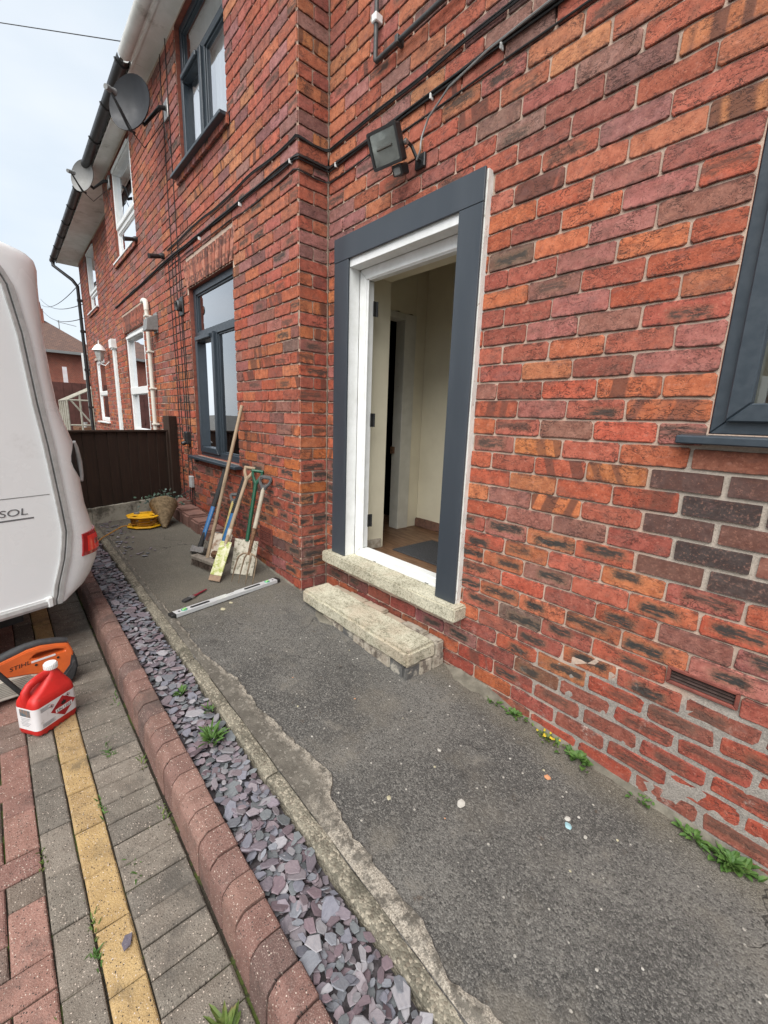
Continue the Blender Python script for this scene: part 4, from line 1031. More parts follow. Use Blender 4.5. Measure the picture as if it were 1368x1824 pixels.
MB().lathe([(.022, 0), (.025, .02), (.018, .04)], 10, Matrix.Translation((-5.045, YL - .05, 1.15)) @ Euler((rad(110), 0, 0)).to_matrix().to_4x4()).build('plug', BLACKP, t_, smooth=True)
t_ = thing('junction_box', 'small pale grey junction box low on the wing wall', 'box', (-5.0, YL, .65))
MB().box(-5.05, -4.975, YL - .04, YL - .001, .65, .78).build('case', pm('pale_grey_plastic', (.42, .44, .44), None, 20, .5), t_, bev=.006)
MB().tube([(-5.01, YL - .02, .65), (-5.01, YL - .02, .46), (-4.95, YL - .02, .36)], .006, 6).build('tail', BLACKP, t_)
for X_, Z_, lb in ((-5.57, 3.15, 'small black dome camera beside the cables on the party wall'), (-6.66, 3.60, 'small black bullet camera below the neighbour\'s upper window')):
    t_ = thing('security_camera', lb, 'camera', (X_, YL, Z_))
    MB().lathe([(.03, 0), (.032, .025), (.02, .05)], 12, Matrix.Translation((X_, YL, Z_)) @ Euler((rad(90), 0, 0)).to_matrix().to_4x4()).build('base', BLACKP, t_, smooth=True)
    MB().tube([(X_, YL - .05, Z_ - .01), (X_ + .03, YL - .16, Z_ - .04)], [.022, .026], 10).build('barrel', BLACKP, t_, smooth=True)

def dish(label, c, nrm, wd, ht, mat, wallp, lnb):
    c = Vector(c); n_ = Vector(nrm).normalized(); sx = Vector((0, 0, 1)).cross(n_).normalized(); sy = n_.cross(sx)
    t_ = thing('satellite_dish', label, 'satellite dish', wallp)
    M_ = Matrix.Translation(c) @ Matrix((sx, sy, n_)).transposed().to_4x4()
    m = MB(); rings = []
    for r, dz in ((.02, 0), (.3, .008), (.6, .032), (.85, .062), (1, .085), (1.015, .088), (1.01, .076), (.85, .05), (.5, .012), (.02, -.012)):
        rings.append([M_ @ Vector((wd / 2 * r * math.cos(q), ht / 2 * r * math.sin(q) * (1.0 - .0 * math.sin(q)), dz)) for q in [2 * math.pi * k / 28 for k in range(28)]])
    m.loft(rings); m.build('reflector', mat, t_, smooth=True)
    foot = M_ @ Vector((0, -ht * .5, .08)); L_ = M_ @ Vector(lnb)
    MB().tube([M_ @ Vector((0, -ht * .46, .02)), foot, L_], .011, 8).build('feed_arm', BLACKP, t_, smooth=True)
    d = (M_ @ Vector((0, .02, 0)) - L_).normalized()
    MB().tube([L_ - d * .05, L_ - d * .01, L_, L_ + d * .05, L_ + d * .055], [.022, .026, .022, .03, .026], 12).build('lnb', GREYP, t_, smooth=True)
    MB().tube([M_ @ Vector((0, -.05, -.02)), M_ @ Vector((0, -.06, -.10)), Vector(wallp) + Vector((0, -.07, -.02)), Vector(wallp)], .020, 10).build('mount_arm', BLACKP, t_, smooth=True)
    w_ = Vector(wallp); MB().box(w_.x - .06, w_.x + .06, w_.y - .02, w_.y, w_.z - .10, w_.z + .06).build('wall_plate', STEEL, t_, bev=.003)
    MB().tube([L_, M_ @ Vector((.04, -ht * .35, .22)), M_ @ Vector((.03, -ht * .55, .06)), M_ @ Vector((.02, -ht * .6, -.08)), Vector(wallp) + Vector((.02, -.05, -.14)), Vector(wallp) + Vector((.04, -.006, -.4))], .005, 6).build('coax', CABLE, t_, smooth=True)
DISHG = pm('dark_grey_dish', (.024, .026, .030), (.020, .022, .026), 8, .55, 0, .4, .04, world=True)
DISHW = pm('pale_grey_dish', (.24, .24, .235), (.20, .20, .19), 6, .55, 0, .4, .04, world=True, dirt=(.30, .24, .16), dscale=5, dlo=.58, dhi=.72)
dish('large dark grey satellite dish on the wall under the eaves', (-5.27, -.47, 4.30), (.55, -.76, .10), .44, .48, DISHG, (-5.13, YL, 4.35), (0, -.06, .30))
dish('smaller pale stained satellite dish on the neighbour\'s wall under the black gutter', (-8.22, -.46, 4.72), (.55, -.76, .10), .38, .42, DISHW, (-8.0, YL, 4.70), (0, -.06, .26))

# ================================================================== STEP
st = thing('door_step', 'low lichen-covered stone step on a brick plinth below the doorway', 'step', (-1.95, -.15, gz(-1.95)))
sk = lambda c: Vector((c.x, c.y + (c.x + 1.43) * .005, c.z - (c.x + 1.43) * .03 if False else c.z + (c.x + 1.43) * -.012))
m = rough_slab(-2.50, -1.435, -.305, -.078, .172, .268, 44, 9, .0055, .016, sk); m.build('slab', STONE2, st, smooth=True)
SB = pm('limewashed_brick', (.44, .40, .33), (.28, .24, .19), 18, .95, 0, .1, .7, 130, world=True, dirt=(.12, .10, .085), dscale=16, dlo=.5, dhi=.62)
SB2 = pm('grimy_engineering_brick', (.085, .085, .085), (.13, .125, .115), 18, .9, 0, .2, .6, 130, world=True, dirt=(.40, .37, .31), dscale=11, dlo=.50, dhi=.62)
SB3 = pm('pale_pink_brick', (.46, .36, .28), (.38, .33, .25), 10, .95, 0, .1, .7, 130, world=True, dirt=(.20, .18, .13), dscale=16, dlo=.55, dhi=.66)
x = -2.49; k = 0
while x < -1.45:
    x1 = min(x + .113, -1.442)
    rough_slab(x + .002, x1 - .002, -.294, -.10, .05, .168 + (x + 1.43) * -.012, 3, 2, .003, .006).build('plinth_brick', SB2 if R.random() < (.85 if x < -2.0 else .35) else SB, st); x = x1; k += 1
for q in (-.20, -.10): rough_slab(-1.53, -1.434, q + .004, q + .096, .05, .178, 3, 2, .003, .006).build('plinth_brick', SB, st)
x = -2.50
while x < -1.45:
    x1 = min(x + R.uniform(.12, .23), -1.43)
    rough_slab(x + .002, x1 - .002, -.076, -.008, .06, .252 + R.uniform(-.008, .012), 5, 3, .004, .008).build('infill_brick', SB3 if x1 < -1.6 else SB, st); x = x1
MB().box(-2.48, -1.45, -.272, -.02, .03, .19).build('mortar_bed', CONC, st)
# concrete fillet skim round the step and along the wall foot
m = MB(); N_ = 90; rows = []
for i in range(N_ + 1):
    x = -2.35 + .75 * i / N_; y0 = -.28; wd = (.05 + .05 * math.sin(math.pi * i / N_)) * (1 + .35 * mn.noise((x * 14, 3, 0))) * math.sin(math.pi * min(1, (i + 2) / 30)) * math.sin(math.pi / 2 * min(1, (N_ - i + 2) / 25))
    rows.append([(x, y0, tz(x, y0) + .018), (x, y0 - wd * .6, tz(x, y0) + .008), (x, y0 - wd, tz(x, y0 - wd) - .003)])
m.add([v for r in rows for v in r], [(i * 3 + j, (i + 1) * 3 + j, (i + 1) * 3 + j + 1, i * 3 + j + 1) for i in range(N_) for j in range(2)])
FILL = pm('old_mortar_skim', (.105, .095, .075), (.19, .175, .14), 12, .9, 0, .2, .7, 150, world=True)
m.build('mortar_skim', FILL, st)
def fillet(x0, x1, yw, wmax, hmax, name):
    m = MB(); rows = []; n = int((x1 - x0) / .02)
    for i in range(n + 1):
        x = x0 + (x1 - x0) * i / n; e = min(1, i / 6, (n - i) / 6); wd = max(.005, e * wmax * (.55 + .5 * mn.noise((x * 6, 9, yw)) + .2 * mn.noise((x * 25, 1, 0)))); h = hmax * max(.15, e * (.7 + .5 * mn.noise((x * 5, 4, 0))))
        rows.append([(x, yw + .004, gz(x) + h), (x, yw - wd * .5, tz(x, yw) + h * .35), (x, yw - wd, tz(x, yw - wd) - .003)])
    m.add([v for r in rows for v in r], [(i * 3 + j, (i + 1) * 3 + j, (i + 1) * 3 + j + 1, i * 3 + j + 1) for i in range(n) for j in range(2)])
    return tag(m.build(name, FILL), kind='structure')
fillet(-1.43, -.95, YW, .12, .045, 'mortar_fillet'); fillet(-.95, 1.2, YW, .045, .03, 'mortar_fillet'); fillet(-3.6, XC + .01, YL, .035, .02, 'mortar_fillet')

tag(MB().box(-2.30, -1.62, .36, .80, .501, .509).build('door_mat', pm('ribbed_mat', (.035, .036, .038), (.05, .05, .052), 200, .9, bump=.5), bev=.002), 'dark grey ribbed mat on the wooden hall floor', 'mat')
mat_o = bpy.data.objects['door_mat']
m = MB(); k = -2.29
while k < -1.63: m.box(k, k + .007, .37, .79, .509, .5135); k += .016
m.build('ribs', pm('mat_rib', (.075, .077, .08), (.05, .05, .055), 90, .9), mat_o)

# ================================================================== FENCE
F0, F1 = Vector((-5.52, -.30, 0)), Vector((-4.62, -2.3, 0)); fd = (F1 - F0).normalized(); fn = Vector((-fd.y, fd.x, 0)) 
if fn.x < 0: fn = -fn
fe = thing('fence', 'dark brown close-board fence panel on a concrete gravel board', 'fence', (F0.x, F0.y, .33))
FB = pm('dark_brown_fence_stain', (.034, .022, .017), (.048, .031, .023), 9, .8, 0, .25, .3, 80, stretch=(5, 5, .5), world=True)
FM = lambda s, d, z: F0 + fd * s + fn * d + Vector((0, 0, z))
def fbox(m, s0, s1, d0, d1, z0, z1):
    m.add([FM(s, d, z) for s in (s0, s1) for d in (d0, d1) for z in (z0, z1)], [(0, 1, 3, 2), (4, 6, 7, 5), (0, 4, 5, 1), (2, 3, 7, 6), (0, 2, 6, 4), (1, 5, 7, 3)]); return m
s = .06; i = 0
while s < 2.1:
    w_ = .115 + R.uniform(-.012, .012)
    m = MB(); d0 = .002
    m.add([FM(s, d0 + .004, .50), FM(s + w_ + .015, d0 + .017, .50), FM(s + w_ + .015, d0 + .004, .50), FM(s, d0, .50)] + [FM(s, d0 + .004, 1.25), FM(s + w_ + .015, d0 + .017, 1.25), FM(s + w_ + .015, d0 + .004, 1.25), FM(s, d0, 1.25)], [(3, 2, 1, 0), (4, 5, 6, 7), (0, 1, 5, 4), (1, 2, 6, 5), (2, 3, 7, 6), (3, 0, 4, 7)])
    m.build('board', FB, fe); s += w_
fbox(MB(), .05, 2.1, -.01, .035, 1.25, 1.272).build('capping', FB, fe, bev=.003)
fbox(MB(), .05, .085, .018, .04, .50, 1.25).build('batten', FB, fe, bev=.003)
fbox(MB(), -.05, .06, -.04, .06, .25, 1.43).build('post', FB, fe, bev=.004)
GRAV = pm('stained_concrete', (.44, .42, .35), (.32, .305, .25), 5, .9, 0, .2, .6, 120, world=True, dirt=(.075, .07, .055), dscale=5, dlo=.5, dhi=.66)
x = .0
for s0, s1 in ((.06, .52), (.523, 1.0), (1.003, 1.6), (1.603, 2.1)):
    fbox(MB(), s0, s1, -.012, .03 + R.uniform(0, .004), .20, .498).build('gravel_board', GRAV, fe, bev=.005)

# red kerb blocks laid along the foot of the wing wall
WK = thing('wall_edging', 'row of reddish kerb blocks along the foot of the wing wall beside the fence', 'edging', (-4.5, -.35, gz(-4.5)))
WKM = pm('faded_red_block', (.21, .115, .092), (.16, .09, .075), 12, .9, 0, .2, .6, 140, world=True, dirt=(.09, .065, .055), dscale=9)
xs = -5.36
for i, (L_, h, y1) in enumerate(((.29, .15, -.46), (.29, .125, -.455), (.26, .12, -.45), (.25, .10, -.44), (.25, .085, -.43), (.22, .07, -.42))):
    rough_slab(xs + .004, xs + L_ - .004, y1, YL - .012, gz(xs) - .05, gz(xs) + h, 4, 3, .004, .018).build('block', WKM, WK, smooth=True); xs += L_

# ================================================================== CARAVAN
cdv = Vector((-.34, .94, 0)).normalized(); cnv = Vector((-.94, -.34, 0)).normalized()    # rearwards, away from the camera side
CP = Vector((-2.95, -1.46, 0))
cv = thing('caravan', 'white touring caravan with grey awning rail and red tail light', 'caravan', (-3.6, -3.2, gz(-3) + PAVE))
CW = lambda s, t, z: CP + cdv * s + cnv * t + Vector((0, 0, z))
GEL = pm('white_caravan_gelcoat', (.87, .89, .89), (.84, .86, .855), 2, .30, 0, .5, .04, 700, world=True, coat=.25, dirt=(.66, .665, .645), dscale=3.2, dlo=.58, dhi=.82)
prof = [(.395, -.19, -.165), (.42, -.19, -.11), (.448, -.18, -.065), (.50, -.17, -.022), (.581, -.145, .017), (.647, -.125, .033), (.718, -.112, .031), (.80, -.10, .012), (.93, -.108, -.012), (1.09, -.12, -.022), (1.282, -.135, -.035), (1.40, -.148, -.07), (1.491, -.158, -.094), (1.65, -.17, -.108), (1.824, -.183, -.117), (2.036, -.218, -.116), (2.10, -.25, -.115), (2.166, -.30, -.113), (2.205, -.36, -.125), (2.228, -.42, -.155), (2.240, -.50, -.22)]
prof = [(z, sr, sr + (sp + .043 - sr) / .9) for z, sr, sp in prof]
rings = []
for z, sr, sp in prof:
    ring = [CW(-5.2, 0, z), CW(-2.5, 0, z), CW(-.6, 0, z), CW(sr, 0, z)]
    for k in range(1, 9):
        q = rad(90 * k / 8); ring.append(CW(sr + (sp - sr) * math.sin(q), .16 * (1 - math.cos(q)), z))
    ring += [CW(sp + .02, .6, z), CW(sp + .025, 1.05, z), CW(sp + .02, 1.5, z)]
    for k in range(0, 9):
        q = rad(90 - 90 * k / 8); ring.append(CW(sr + (sp - sr) * math.sin(q), 2.1 - .16 * (1 - math.cos(q)), z))
    ring += [CW(-5.2, 2.1, z)]
    rings.append(ring)
rings.append([CW(*(((-5.2 if (v - CP).dot(cdv) < -3 else (v - CP).dot(cdv) - .12)), min(1.95, max(.15, (v - CP).dot(cnv))), 2.255)) for v in rings[-1]])
m = MB(); m.loft(rings); body = m.build('body', GEL, cv, smooth=True)
RAIL = pm('aluminium_rail', (.52, .52, .51), (.42, .42, .41), 20, .4, .3, .5, .08)
RAILD = pm('dark_rail_insert', (.16, .155, .15), (.11, .11, .105), 20, .6, .0, .4, .1)
rp = [(z, sr) for z, sr, sp in prof] + [(2.245, -.62)]
for d0, d1, t0, t1, mm, nm in ((-.046, -.030, .0, -.012, RAIL, 'awning_rail'), (-.030, -.020, .0, -.006, RAILD, 'rail_insert'), (-.020, .002, .0, -.014, RAIL, 'awning_rail')):
    m = MB(); m.loft([[CW(s + d0, t0 + .004, z), CW(s + d1, t0 + .004, z), CW(s + d1, t1, z), CW(s + d0, t1, z)] for z, s in rp]); m.build(nm, mm, cv, bev=.002)
m = MB(); m.loft([[CW(s, .003, .398), CW(s, -.016, .398), CW(s, -.020, .412), CW(s, -.016, .43), CW(s, .003, .43)] for s in (-5.2, -.245)]); m.build('skirt_rail', RAIL, cv)
m = MB(); m.loft([[CW(s, .003, .43), CW(s, -.008, .43), CW(s, -.008, .443), CW(s, .003, .443)] for s in (-5.2, -.245)]); m.build('skirt_trim', WHITE, cv)
m = MB(); m.loft([[CW(-.262, -.0, .392), CW(-.232, 0, .392), CW(-.232, 0, .452), CW(-.262, 0, .452)], [CW(-.258, -.024, .396), CW(-.236, -.024, .396), CW(-.236, -.024, .448), CW(-.258, -.024, .448)]]); m.build('end_cap', WHITE, cv, bev=.003)
m = MB(); m.loft([[CW(s, .002, 1.0145), CW(s, -.0012, 1.0145), CW(s, -.0012, 1.018), CW(s, .002, 1.018)] for s in (-5.2, -.178)]); m.build('panel_seam', GREYP, cv)
# tail light wrapping the corner
def skin(z, f, out=0.):
    for a, b in zip(prof, prof[1:]):
        if a[0] <= z <= b[0]:
            u = (z - a[0]) / (b[0] - a[0]); sr = a[1] + (b[1] - a[1]) * u; sp = a[2] + (b[2] - a[2]) * u; q = rad(90 * f)
            nrm = cdv * math.sin(q) - cnv * math.cos(q)
            return CW(sr + (sp - sr) * math.sin(q), .16 * (1 - math.cos(q)), z) + nrm * out
def patch(m, fz, o0, o1, nf=8, nz_=6):
    """fz(u,v)->(z,f)"""
    front = [[skin(*fz(i / nf, j / nz_), o1) for i in range(nf + 1)] for j in range(nz_ + 1)]
    vs = [v for r in front for v in r]; o = len(vs)
    back = [[skin(*fz(i / nf, j / nz_), o0) for i in range(nf + 1)] for j in range(nz_ + 1)]; vs += [v for r in back for v in r]
    w_ = nf + 1; fs = [(j * w_ + i, j * w_ + i + 1, (j + 1) * w_ + i + 1, (j + 1) * w_ + i) for j in range(nz_) for i in range(nf)]
    per = [i for i in range(nf + 1)] + [j * w_ + nf for j in range(1, nz_ + 1)] + [nz_ * w_ + i for i in range(nf - 1, -1, -1)] + [j * w_ for j in range(nz_ - 1, 0, -1)]
    fs += [(a, b, b + o, a + o) for a, b in zip(per, per[1:] + per[:1])]
    m.add(vs, fs)
LRED = NT('tail_light_red'); LENS = LRED.fin((.38, .008, .012), .12, 0, .6, coat=.6)
LB_ = NT('tail_light_bright'); LENSB = LB_.fin((.90, .03, .02), .2, 0, .6, coat=.4)
m = MB(); patch(m, lambda u, v: (.632 + .130 * v + .014 * u * v, .22 + .78 * u), -.01, .008); TL = m.build('tail_light', LENS, cv, smooth=True)
m = MB(); patch(m, lambda u, v: (.652 + .092 * v, .32 + .16 * u), .004, .0095); m.build('light_bar', LENSB, TL)
m = MB(); patch(m, lambda u, v: (.652 + .028 * v, .48 + .26 * u), .004, .0095); m.build('light_bar', LENSB, TL)
m = MB(); patch(m, lambda u, v: (.716 + .028 * v, .48 + .18 * u), .004, .0095); m.build('light_bar', LENSB, TL)
# grab handle: recess is a raised patch, its shade painted near-black
m = MB(); patch(m, lambda u, v: (1.085 + .19 * v, .62 + .34 * u + .26 * math.sin(math.pi * v) * (u - 1)), -.01, .003); m.build('handle_recess_shade', pm('shadow_grey', (.02, .018, .017), None, 20, .8), cv)
m = MB(); m.tube([skin(1.055, .80, .004), skin(1.09, .86, .012), skin(1.17, .89, .018), skin(1.25, .86, .012), skin(1.285, .80, .004)], [.012, .014, .015, .014, .012], 8); m.build('grab_handle', pm('pale_handle', (.5, .5, .49), None, 9, .5), cv, smooth=True)
# window edge, lettering, underbody
m = MB(); w_ = rr(1.2, .5, .06); Mw = Matrix.Translation(CW(-1.03, -.012, 1.26)) @ Matrix((cdv, Vector((0, 0, 1)), cnv)).transposed().to_4x4()
m.prism(w_, .014, Mw); m.build('side_window', pm('smoked_acrylic', (.03, .033, .037), None, 5, .12, spec=.6), cv, bev=.003)
LET = pm('grey_lettering', (.16, .16, .165), None, 20, .4)
Mt = Matrix.Translation(CW(-.408, -.0015, .925)) @ Matrix((cdv, Vector((0, 0, 1)), -cnv)).transposed().to_4x4()
Mt = Matrix.Translation(-cv.location) @ Mt
text('lettering', 'SOL', .050, LET, cv, Mt, .0005, .1, 1.38)
m = MB(); m.add([CW(-.9, -.0012, .912), CW(-.262, -.0012, .907), CW(-.262, -.0012, .899), CW(-.9, -.0012, .904), CW(-.9, .002, .912), CW(-.262, .002, .907), CW(-.262, .002, .899), CW(-.9, .002, .904)], [(0, 1, 2, 3), (7, 6, 5, 4), (0, 4, 5, 1), (1, 5, 6, 2), (2, 6, 7, 3), (3, 7, 4, 0)]); m.build('lettering_underline', LET, cv)
m = MB(); m.loft([[CW(s, .06, .40), CW(s, 2.04, .40), CW(s, 2.04, .33), CW(s, .06, .33)] for s in (-5.1, -.35)]); m.build('chassis', pm('black_chassis', (.018, .018, .018), None, 20, .8), cv)
m = MB(); m.tube([CW(-.55, .25, .34), CW(-.95, .25, gz(-2.6) + PAVE + .03)], .022, 8); m.build('corner_steady', BLACKR, cv)
for t0 in (.10, 1.86):
    m = MB(); Mx = Matrix.Translation(CW(-2.6, t0, gz(-2.6) + PAVE + .33)) @ Matrix((cdv, Vector((0, 0, 1)), cnv)).transposed().to_4x4()
    m.lathe([(.18, 0), (.30, .0), (.33, .03), (.33, .14), (.30, .17), (.18, .17)], 28, Mx); W_ = m.build('wheel', BLACKR, cv, smooth=True)
    m = MB(); m.lathe([(.0, -.005), (.17, -.005), (.18, .02)], 20, Mx); m.build('rim', STEEL, W_)

# ================================================================== FUEL CAN
RED = pm('red_polythene', (.56, .022, .018), (.48, .018, .015), 14, .45, 0, .45, .12, 120, dirt=(.40, .06, .045), dscale=22, dlo=.58, dhi=.72)
LAB = pm('white_label', (.72, .70, .70), (.66, .64, .64), 9, .5, dirt=(.52, .49, .46), dscale=26, dlo=.58, dhi=.70)
BLK = pm('black_print', (.02, .02, .02), None, 20, .6); REDP = pm('red_print', (.42, .015, .02), None, 20, .5); GRP = pm('grey_print', (.33, .33, .34), None, 20, .6)
cx, cy = -2.345, -1.765
can = thing('fuel_can', 'red plastic petrol can with white cap and flammable liquid label', 'fuel can', (cx, cy, gz(cx) + PAVE + .001), rot=(0, 0, math.atan2(.82, -.57)))
def rsec(x0, x1, y0, y1, z, r, n=5):
    return [Vector(((x0 + x1) / 2 + a, (y0 + y1) / 2 + b, z)) for a, b in rr(x1 - x0, y1 - y0, min(r, (x1 - x0) / 2 - .001, (y1 - y0) / 2 - .001), n)]
H = .062
# the visible long face looks along -y after rotation? local +x runs to the right end, local -y faces the camera
m = MB(); m.loft([rsec(-.086, .086, -H + .012, H - .012, 0, .015), rsec(-.094, .094, -H + .003, H - .003, .008, .02), rsec(-.097, .097, -H, H, .02, .022), rsec(-.097, .097, -H, H, .150, .022), rsec(-.095, .095, -H + .002, H - .002, .165, .022), rsec(-.088, .092, -H + .010, H - .010, .182, .022), rsec(-.055, .086, -H + .018, H - .018, .198, .024), rsec(-.025, .078, -.036, .036, .216, .024), rsec(.004, .070, -.028, .028, .238, .024), rsec(.016, .062, -.023, .023, .252, .022), rsec(.018, .060, -.021, .021, .268, .02)])
m.build('body', RED, can, world=False, smooth=True)
m = MB(); m.tube([(-.078, 0, .155), (-.088, 0, .185), (-.084, 0, .213), (-.066, 0, .232), (-.035, 0, .243), (.0, 0, .247), (.028, 0, .243)], [.020, .017, .0155, .015, .015, .016, .018], 10, flat=1.2); m.build('handle', RED, can, world=False, smooth=True)
m = MB(); m.lathe([(.024, .0), (.026, .003), (.026, .024), (.023, .029), (.0, .029)], 24, Matrix.Translation((.039, 0, .262))); CP_ = m.build('cap', WHITE, can, world=False, smooth=True)
m = MB()
for k in range(24): q = 2 * math.pi * k / 24; m.box(-.0012, .0012, -.0012, .0012, .264, .286, Matrix.Translation((.039 + .0262 * math.cos(q), .0262 * math.sin(q), 0)))
m.build('cap_ridges', WHITE, CP_, world=False)
m = MB(); m.loft([rsec(-.0978, .0978, -H - .0008, H + .0008, .034, .022, 6), rsec(-.0978, .0978, -H - .0008, H + .0008, .142, .022, 6)], cap=False); LBO = m.build('label', LAB, can, world=False, smooth=True)
for k in range(6): m = MB(); m.tube([(-.06 + k * .026, -H + .004, .012), (-.06 + k * .026, H - .004, .012)], .011, 8); m.build('base_rib', RED, can, world=False, smooth=True)
Mf = lambda x, z, y=-H - .0012: Matrix.Translation((x, y, z)) @ Euler((rad(90), 0, 0)).to_matrix().to_4x4()
MB().prism([(-.060, 0), (0, -.051), (.060, 0), (0, .051)], .0006, Mf(.026, .088)).build('hazard_diamond', REDP, LBO, world=False)
MB().prism([(-.040, -.009), (.040, -.009), (.040, .009), (-.040, .009)], .0005, Mf(.028, .079, -H - .0018)).build('number_panel', LAB, LBO, world=False)
text('print', 'UN 1203', .0185, BLK, LBO, Mf(-.0075, .0725, -H - .0026), .0002)
MB().prism([(-.011, 0), (-.014, .008), (-.009, .006), (-.008, .017), (-.003, .010), (.001, .021), (.005, .010), (.009, .016), (.009, .006), (.014, .009), (.011, 0), (.005, -.004), (-.005, -.004)], .0004, Mf(.028, .098, -H - .0019)).build('flame_symbol', BLK, LBO, world=False)
for x_, z_, mm in ((-.026, .118, REDP), (.052, .127, REDP)):
    MB().prism([(-.011, 0), (0, -.011), (.011, 0), (0, .011)], .0004, Mf(x_, z_, -H - .0013), [[(-.0085, 0), (0, -.0085), (.0085, 0), (0, .0085)]]).build('hazard_outline', mm, LBO, world=False)
    MB().prism(rr(.006, .008, .002), .0004, Mf(x_, z_, -H - .0013)).build('hazard_symbol', BLK, LBO, world=False)
for k in range(5): MB().prism([(-.024, 0), (.022 - .006 * (k % 3), 0), (.022 - .006 * (k % 3), .0018), (-.024, .0018)], .0004, Mf(-.052, .132 - k * .004, -H - .0012)).build('print_line', GRP, LBO, world=False)
for k in range(5): MB().prism([(-.03, 0), (.03 - .008 * (k % 2), 0), (.03 - .008 * (k % 2), .0016), (-.03, .0016)], .0004, Mf(-.045, .056 - k * .0038, -H - .0012)).build('print_line', GRP, LBO, world=False)
ME = lambda y, z: Matrix.Translation((-.0990, y, z)) @ Matrix(((0, 0, 1), (-1, 0, 0), (0, 1, 0))).to_4x4()
MB().prism(rr(.06, .034, .002), .0006, ME(0, .118)).build('label_picture', pm('label_photo', (.08, .13, .16), (.30, .18, .12), 60, .5), LBO, world=False)
for k in range(6): MB().prism(rr(.056 - .01 * (k % 3), .002, .0005), .0004, ME(.003 * (k % 3), .092 - k * .0075)).build('print_line', GRP, LBO, world=False)

# ================================================================== DISC CUTTER
ORG = pm('orange_plastic', (.66, .135, .03), (.58, .115, .028), 12, .45, 0, .45, .08, 90, dirt=(.30, .17, .10), dscale=20, dlo=.62, dhi=.74)
CRM = pm('dusty_white_plastic', (.60, .57, .50), (.50, .47, .41), 10, .6, 0, .35, .1, dirt=(.36, .31, .25), dscale=14)
SDK = pm('scuffed_black_plastic', (.03, .031, .033), (.05, .05, .052), 30, .6, 0, .4, .2, dirt=(.17, .16, .15), dscale=30, dlo=.62, dhi=.72)
sx_, sy_ = -2.66, -1.80
SAWS = .9
ds = thing('disc_cutter', 'orange and white petrol disc cutter with black rubber grip lying behind the red can', 'disc cutter', (sx_, sy_ + .012, gz(sx_) + PAVE + .001), rot=(0, 0, rad(94))); ds.scale = (SAWS,) * 3
# local: x to the right end in view, y away from the camera, z up
PX = lambda y: Matrix.Translation((0, y, 0)) @ Euler((rad(90), 0, 0)).to_matrix().to_4x4()   # xy outline -> xz, extruded to -y
outl = [(-.42, .16), (-.30, .165), (-.16, .155), (-.03, .13), (.06, .10), (.10, .075), (.135, .06), (.165, .09), (.178, .15), (.17, .21), (.155, .245), (.10, .262), (.03, .275), (-.03, .272), (-.08, .258), (-.16, .235), (-.30, .205), (-.42, .185)]
hole = [(-.02, .222), (.0, .240), (.04, .246), (.10, .238), (.138, .226), (.135, .214), (.09, .212), (.02, .208)]
m = MB(); m.prism(outl, .095, PX(.03), [hole]); m.build('top_cover', ORG, ds, world=False, bev=.010, seg=2, smooth=True)
m = MB(); m.tube([(-.27, -.02, .213), (-.17, -.02, .238), (-.08, -.02, .264), (-.03, -.02, .279), (.03, -.02, .283), (.10, -.02, .271), (.155, -.02, .254)], [.018, .024, .026, .022, .020, .019, .016], 10, flat=1.1); m.build('rubber_grip', SDK, ds, world=False, smooth=True)
m = MB(); m.prism([(.055, .0), (.12, .0), (.165, .03), (.188, .10), (.184, .165), (.165, .19), (.15, .12), (.11, .07), (.06, .05)], .125, PX(.045)); m.build('rear_guard', SDK, ds, world=False, bev=.010, seg=2, smooth=True)
m = MB(); m.prism([(-.40, .03), (.055, .03), (.075, .06), (.05, .10), (-.03, .128), (-.16, .152), (-.40, .158)], .13, PX(.045)); BD = m.build('starter_cover', CRM, ds, world=False, bev=.010, seg=2, smooth=True)
for k in range(9): MB().box(-.26, .02 - k * .006, -.0875, -.083, .055 + k * .010, .0595 + k * .010).build('cooling_slot', pm('slot_dark', (.30, .28, .24), None, 20, .8), BD, world=False)
text('lettering', 'STIHL', .032, BLK, ds, Matrix.Translation((-.115, -.0658, .180)) @ Euler((rad(90), rad(-8), 0)).to_matrix().to_4x4(), .0006, .25, 1.15)
m = MB(); m.box(-.005, .105, -.067, -.0655, .196, .207, Matrix.Rotation(rad(-4), 4, 'Y')); m.build('warning_label', LAB, ds, world=False)
for x_, z_ in ((.0, .178), (.10, .185)): m = MB(); m.lathe([(.007, 0), (.006, .004)], 10, Matrix.Translation((x_, -.0655, z_)) @ Euler((rad(90), 0, 0)).to_matrix().to_4x4()); m.build('screw', BLK, ds, world=False)
m = MB(); m.tube([(-.20, -.12, .30), (-.15, -.15, .21), (-.09, -.165, .10), (-.05, -.165, .03), (-.07, -.12, .018)], .0125, 10); m.build('front_handle', BLACKR, ds, world=False, smooth=True)
m = MB(); m.lathe([(.02, -.02), (.038, -.018), (.042, 0), (.038, .018), (.02, .02)], 18, Matrix.Translation((-.235, -.12, .043)) @ Euler((rad(90), 0, 0)).to_matrix().to_4x4()); m.build('guide_roller', pm('dusty_roller', (.46, .36, .30), (.3, .24, .2), 20, .8), ds, world=False, smooth=True)
m = MB(); m.lathe([(.02, -.003), (.155, -.003), (.155, .003), (.02, .003)], 32, Matrix.Translation((-.62, -.05, .16)) @ Euler((rad(90), 0, 0)).to_matrix().to_4x4()); m.build('cutting_disc', RUST, ds, world=False)
m = MB(); m.prism([(-.64 + .17 * math.cos(rad(a)), .16 + .17 * math.sin(rad(a))) for a in range(10, 200, 15)] + [(-.62, .15)], .05, PX(-.03)); m.build('disc_guard', SDK, ds, world=False, bev=.004)

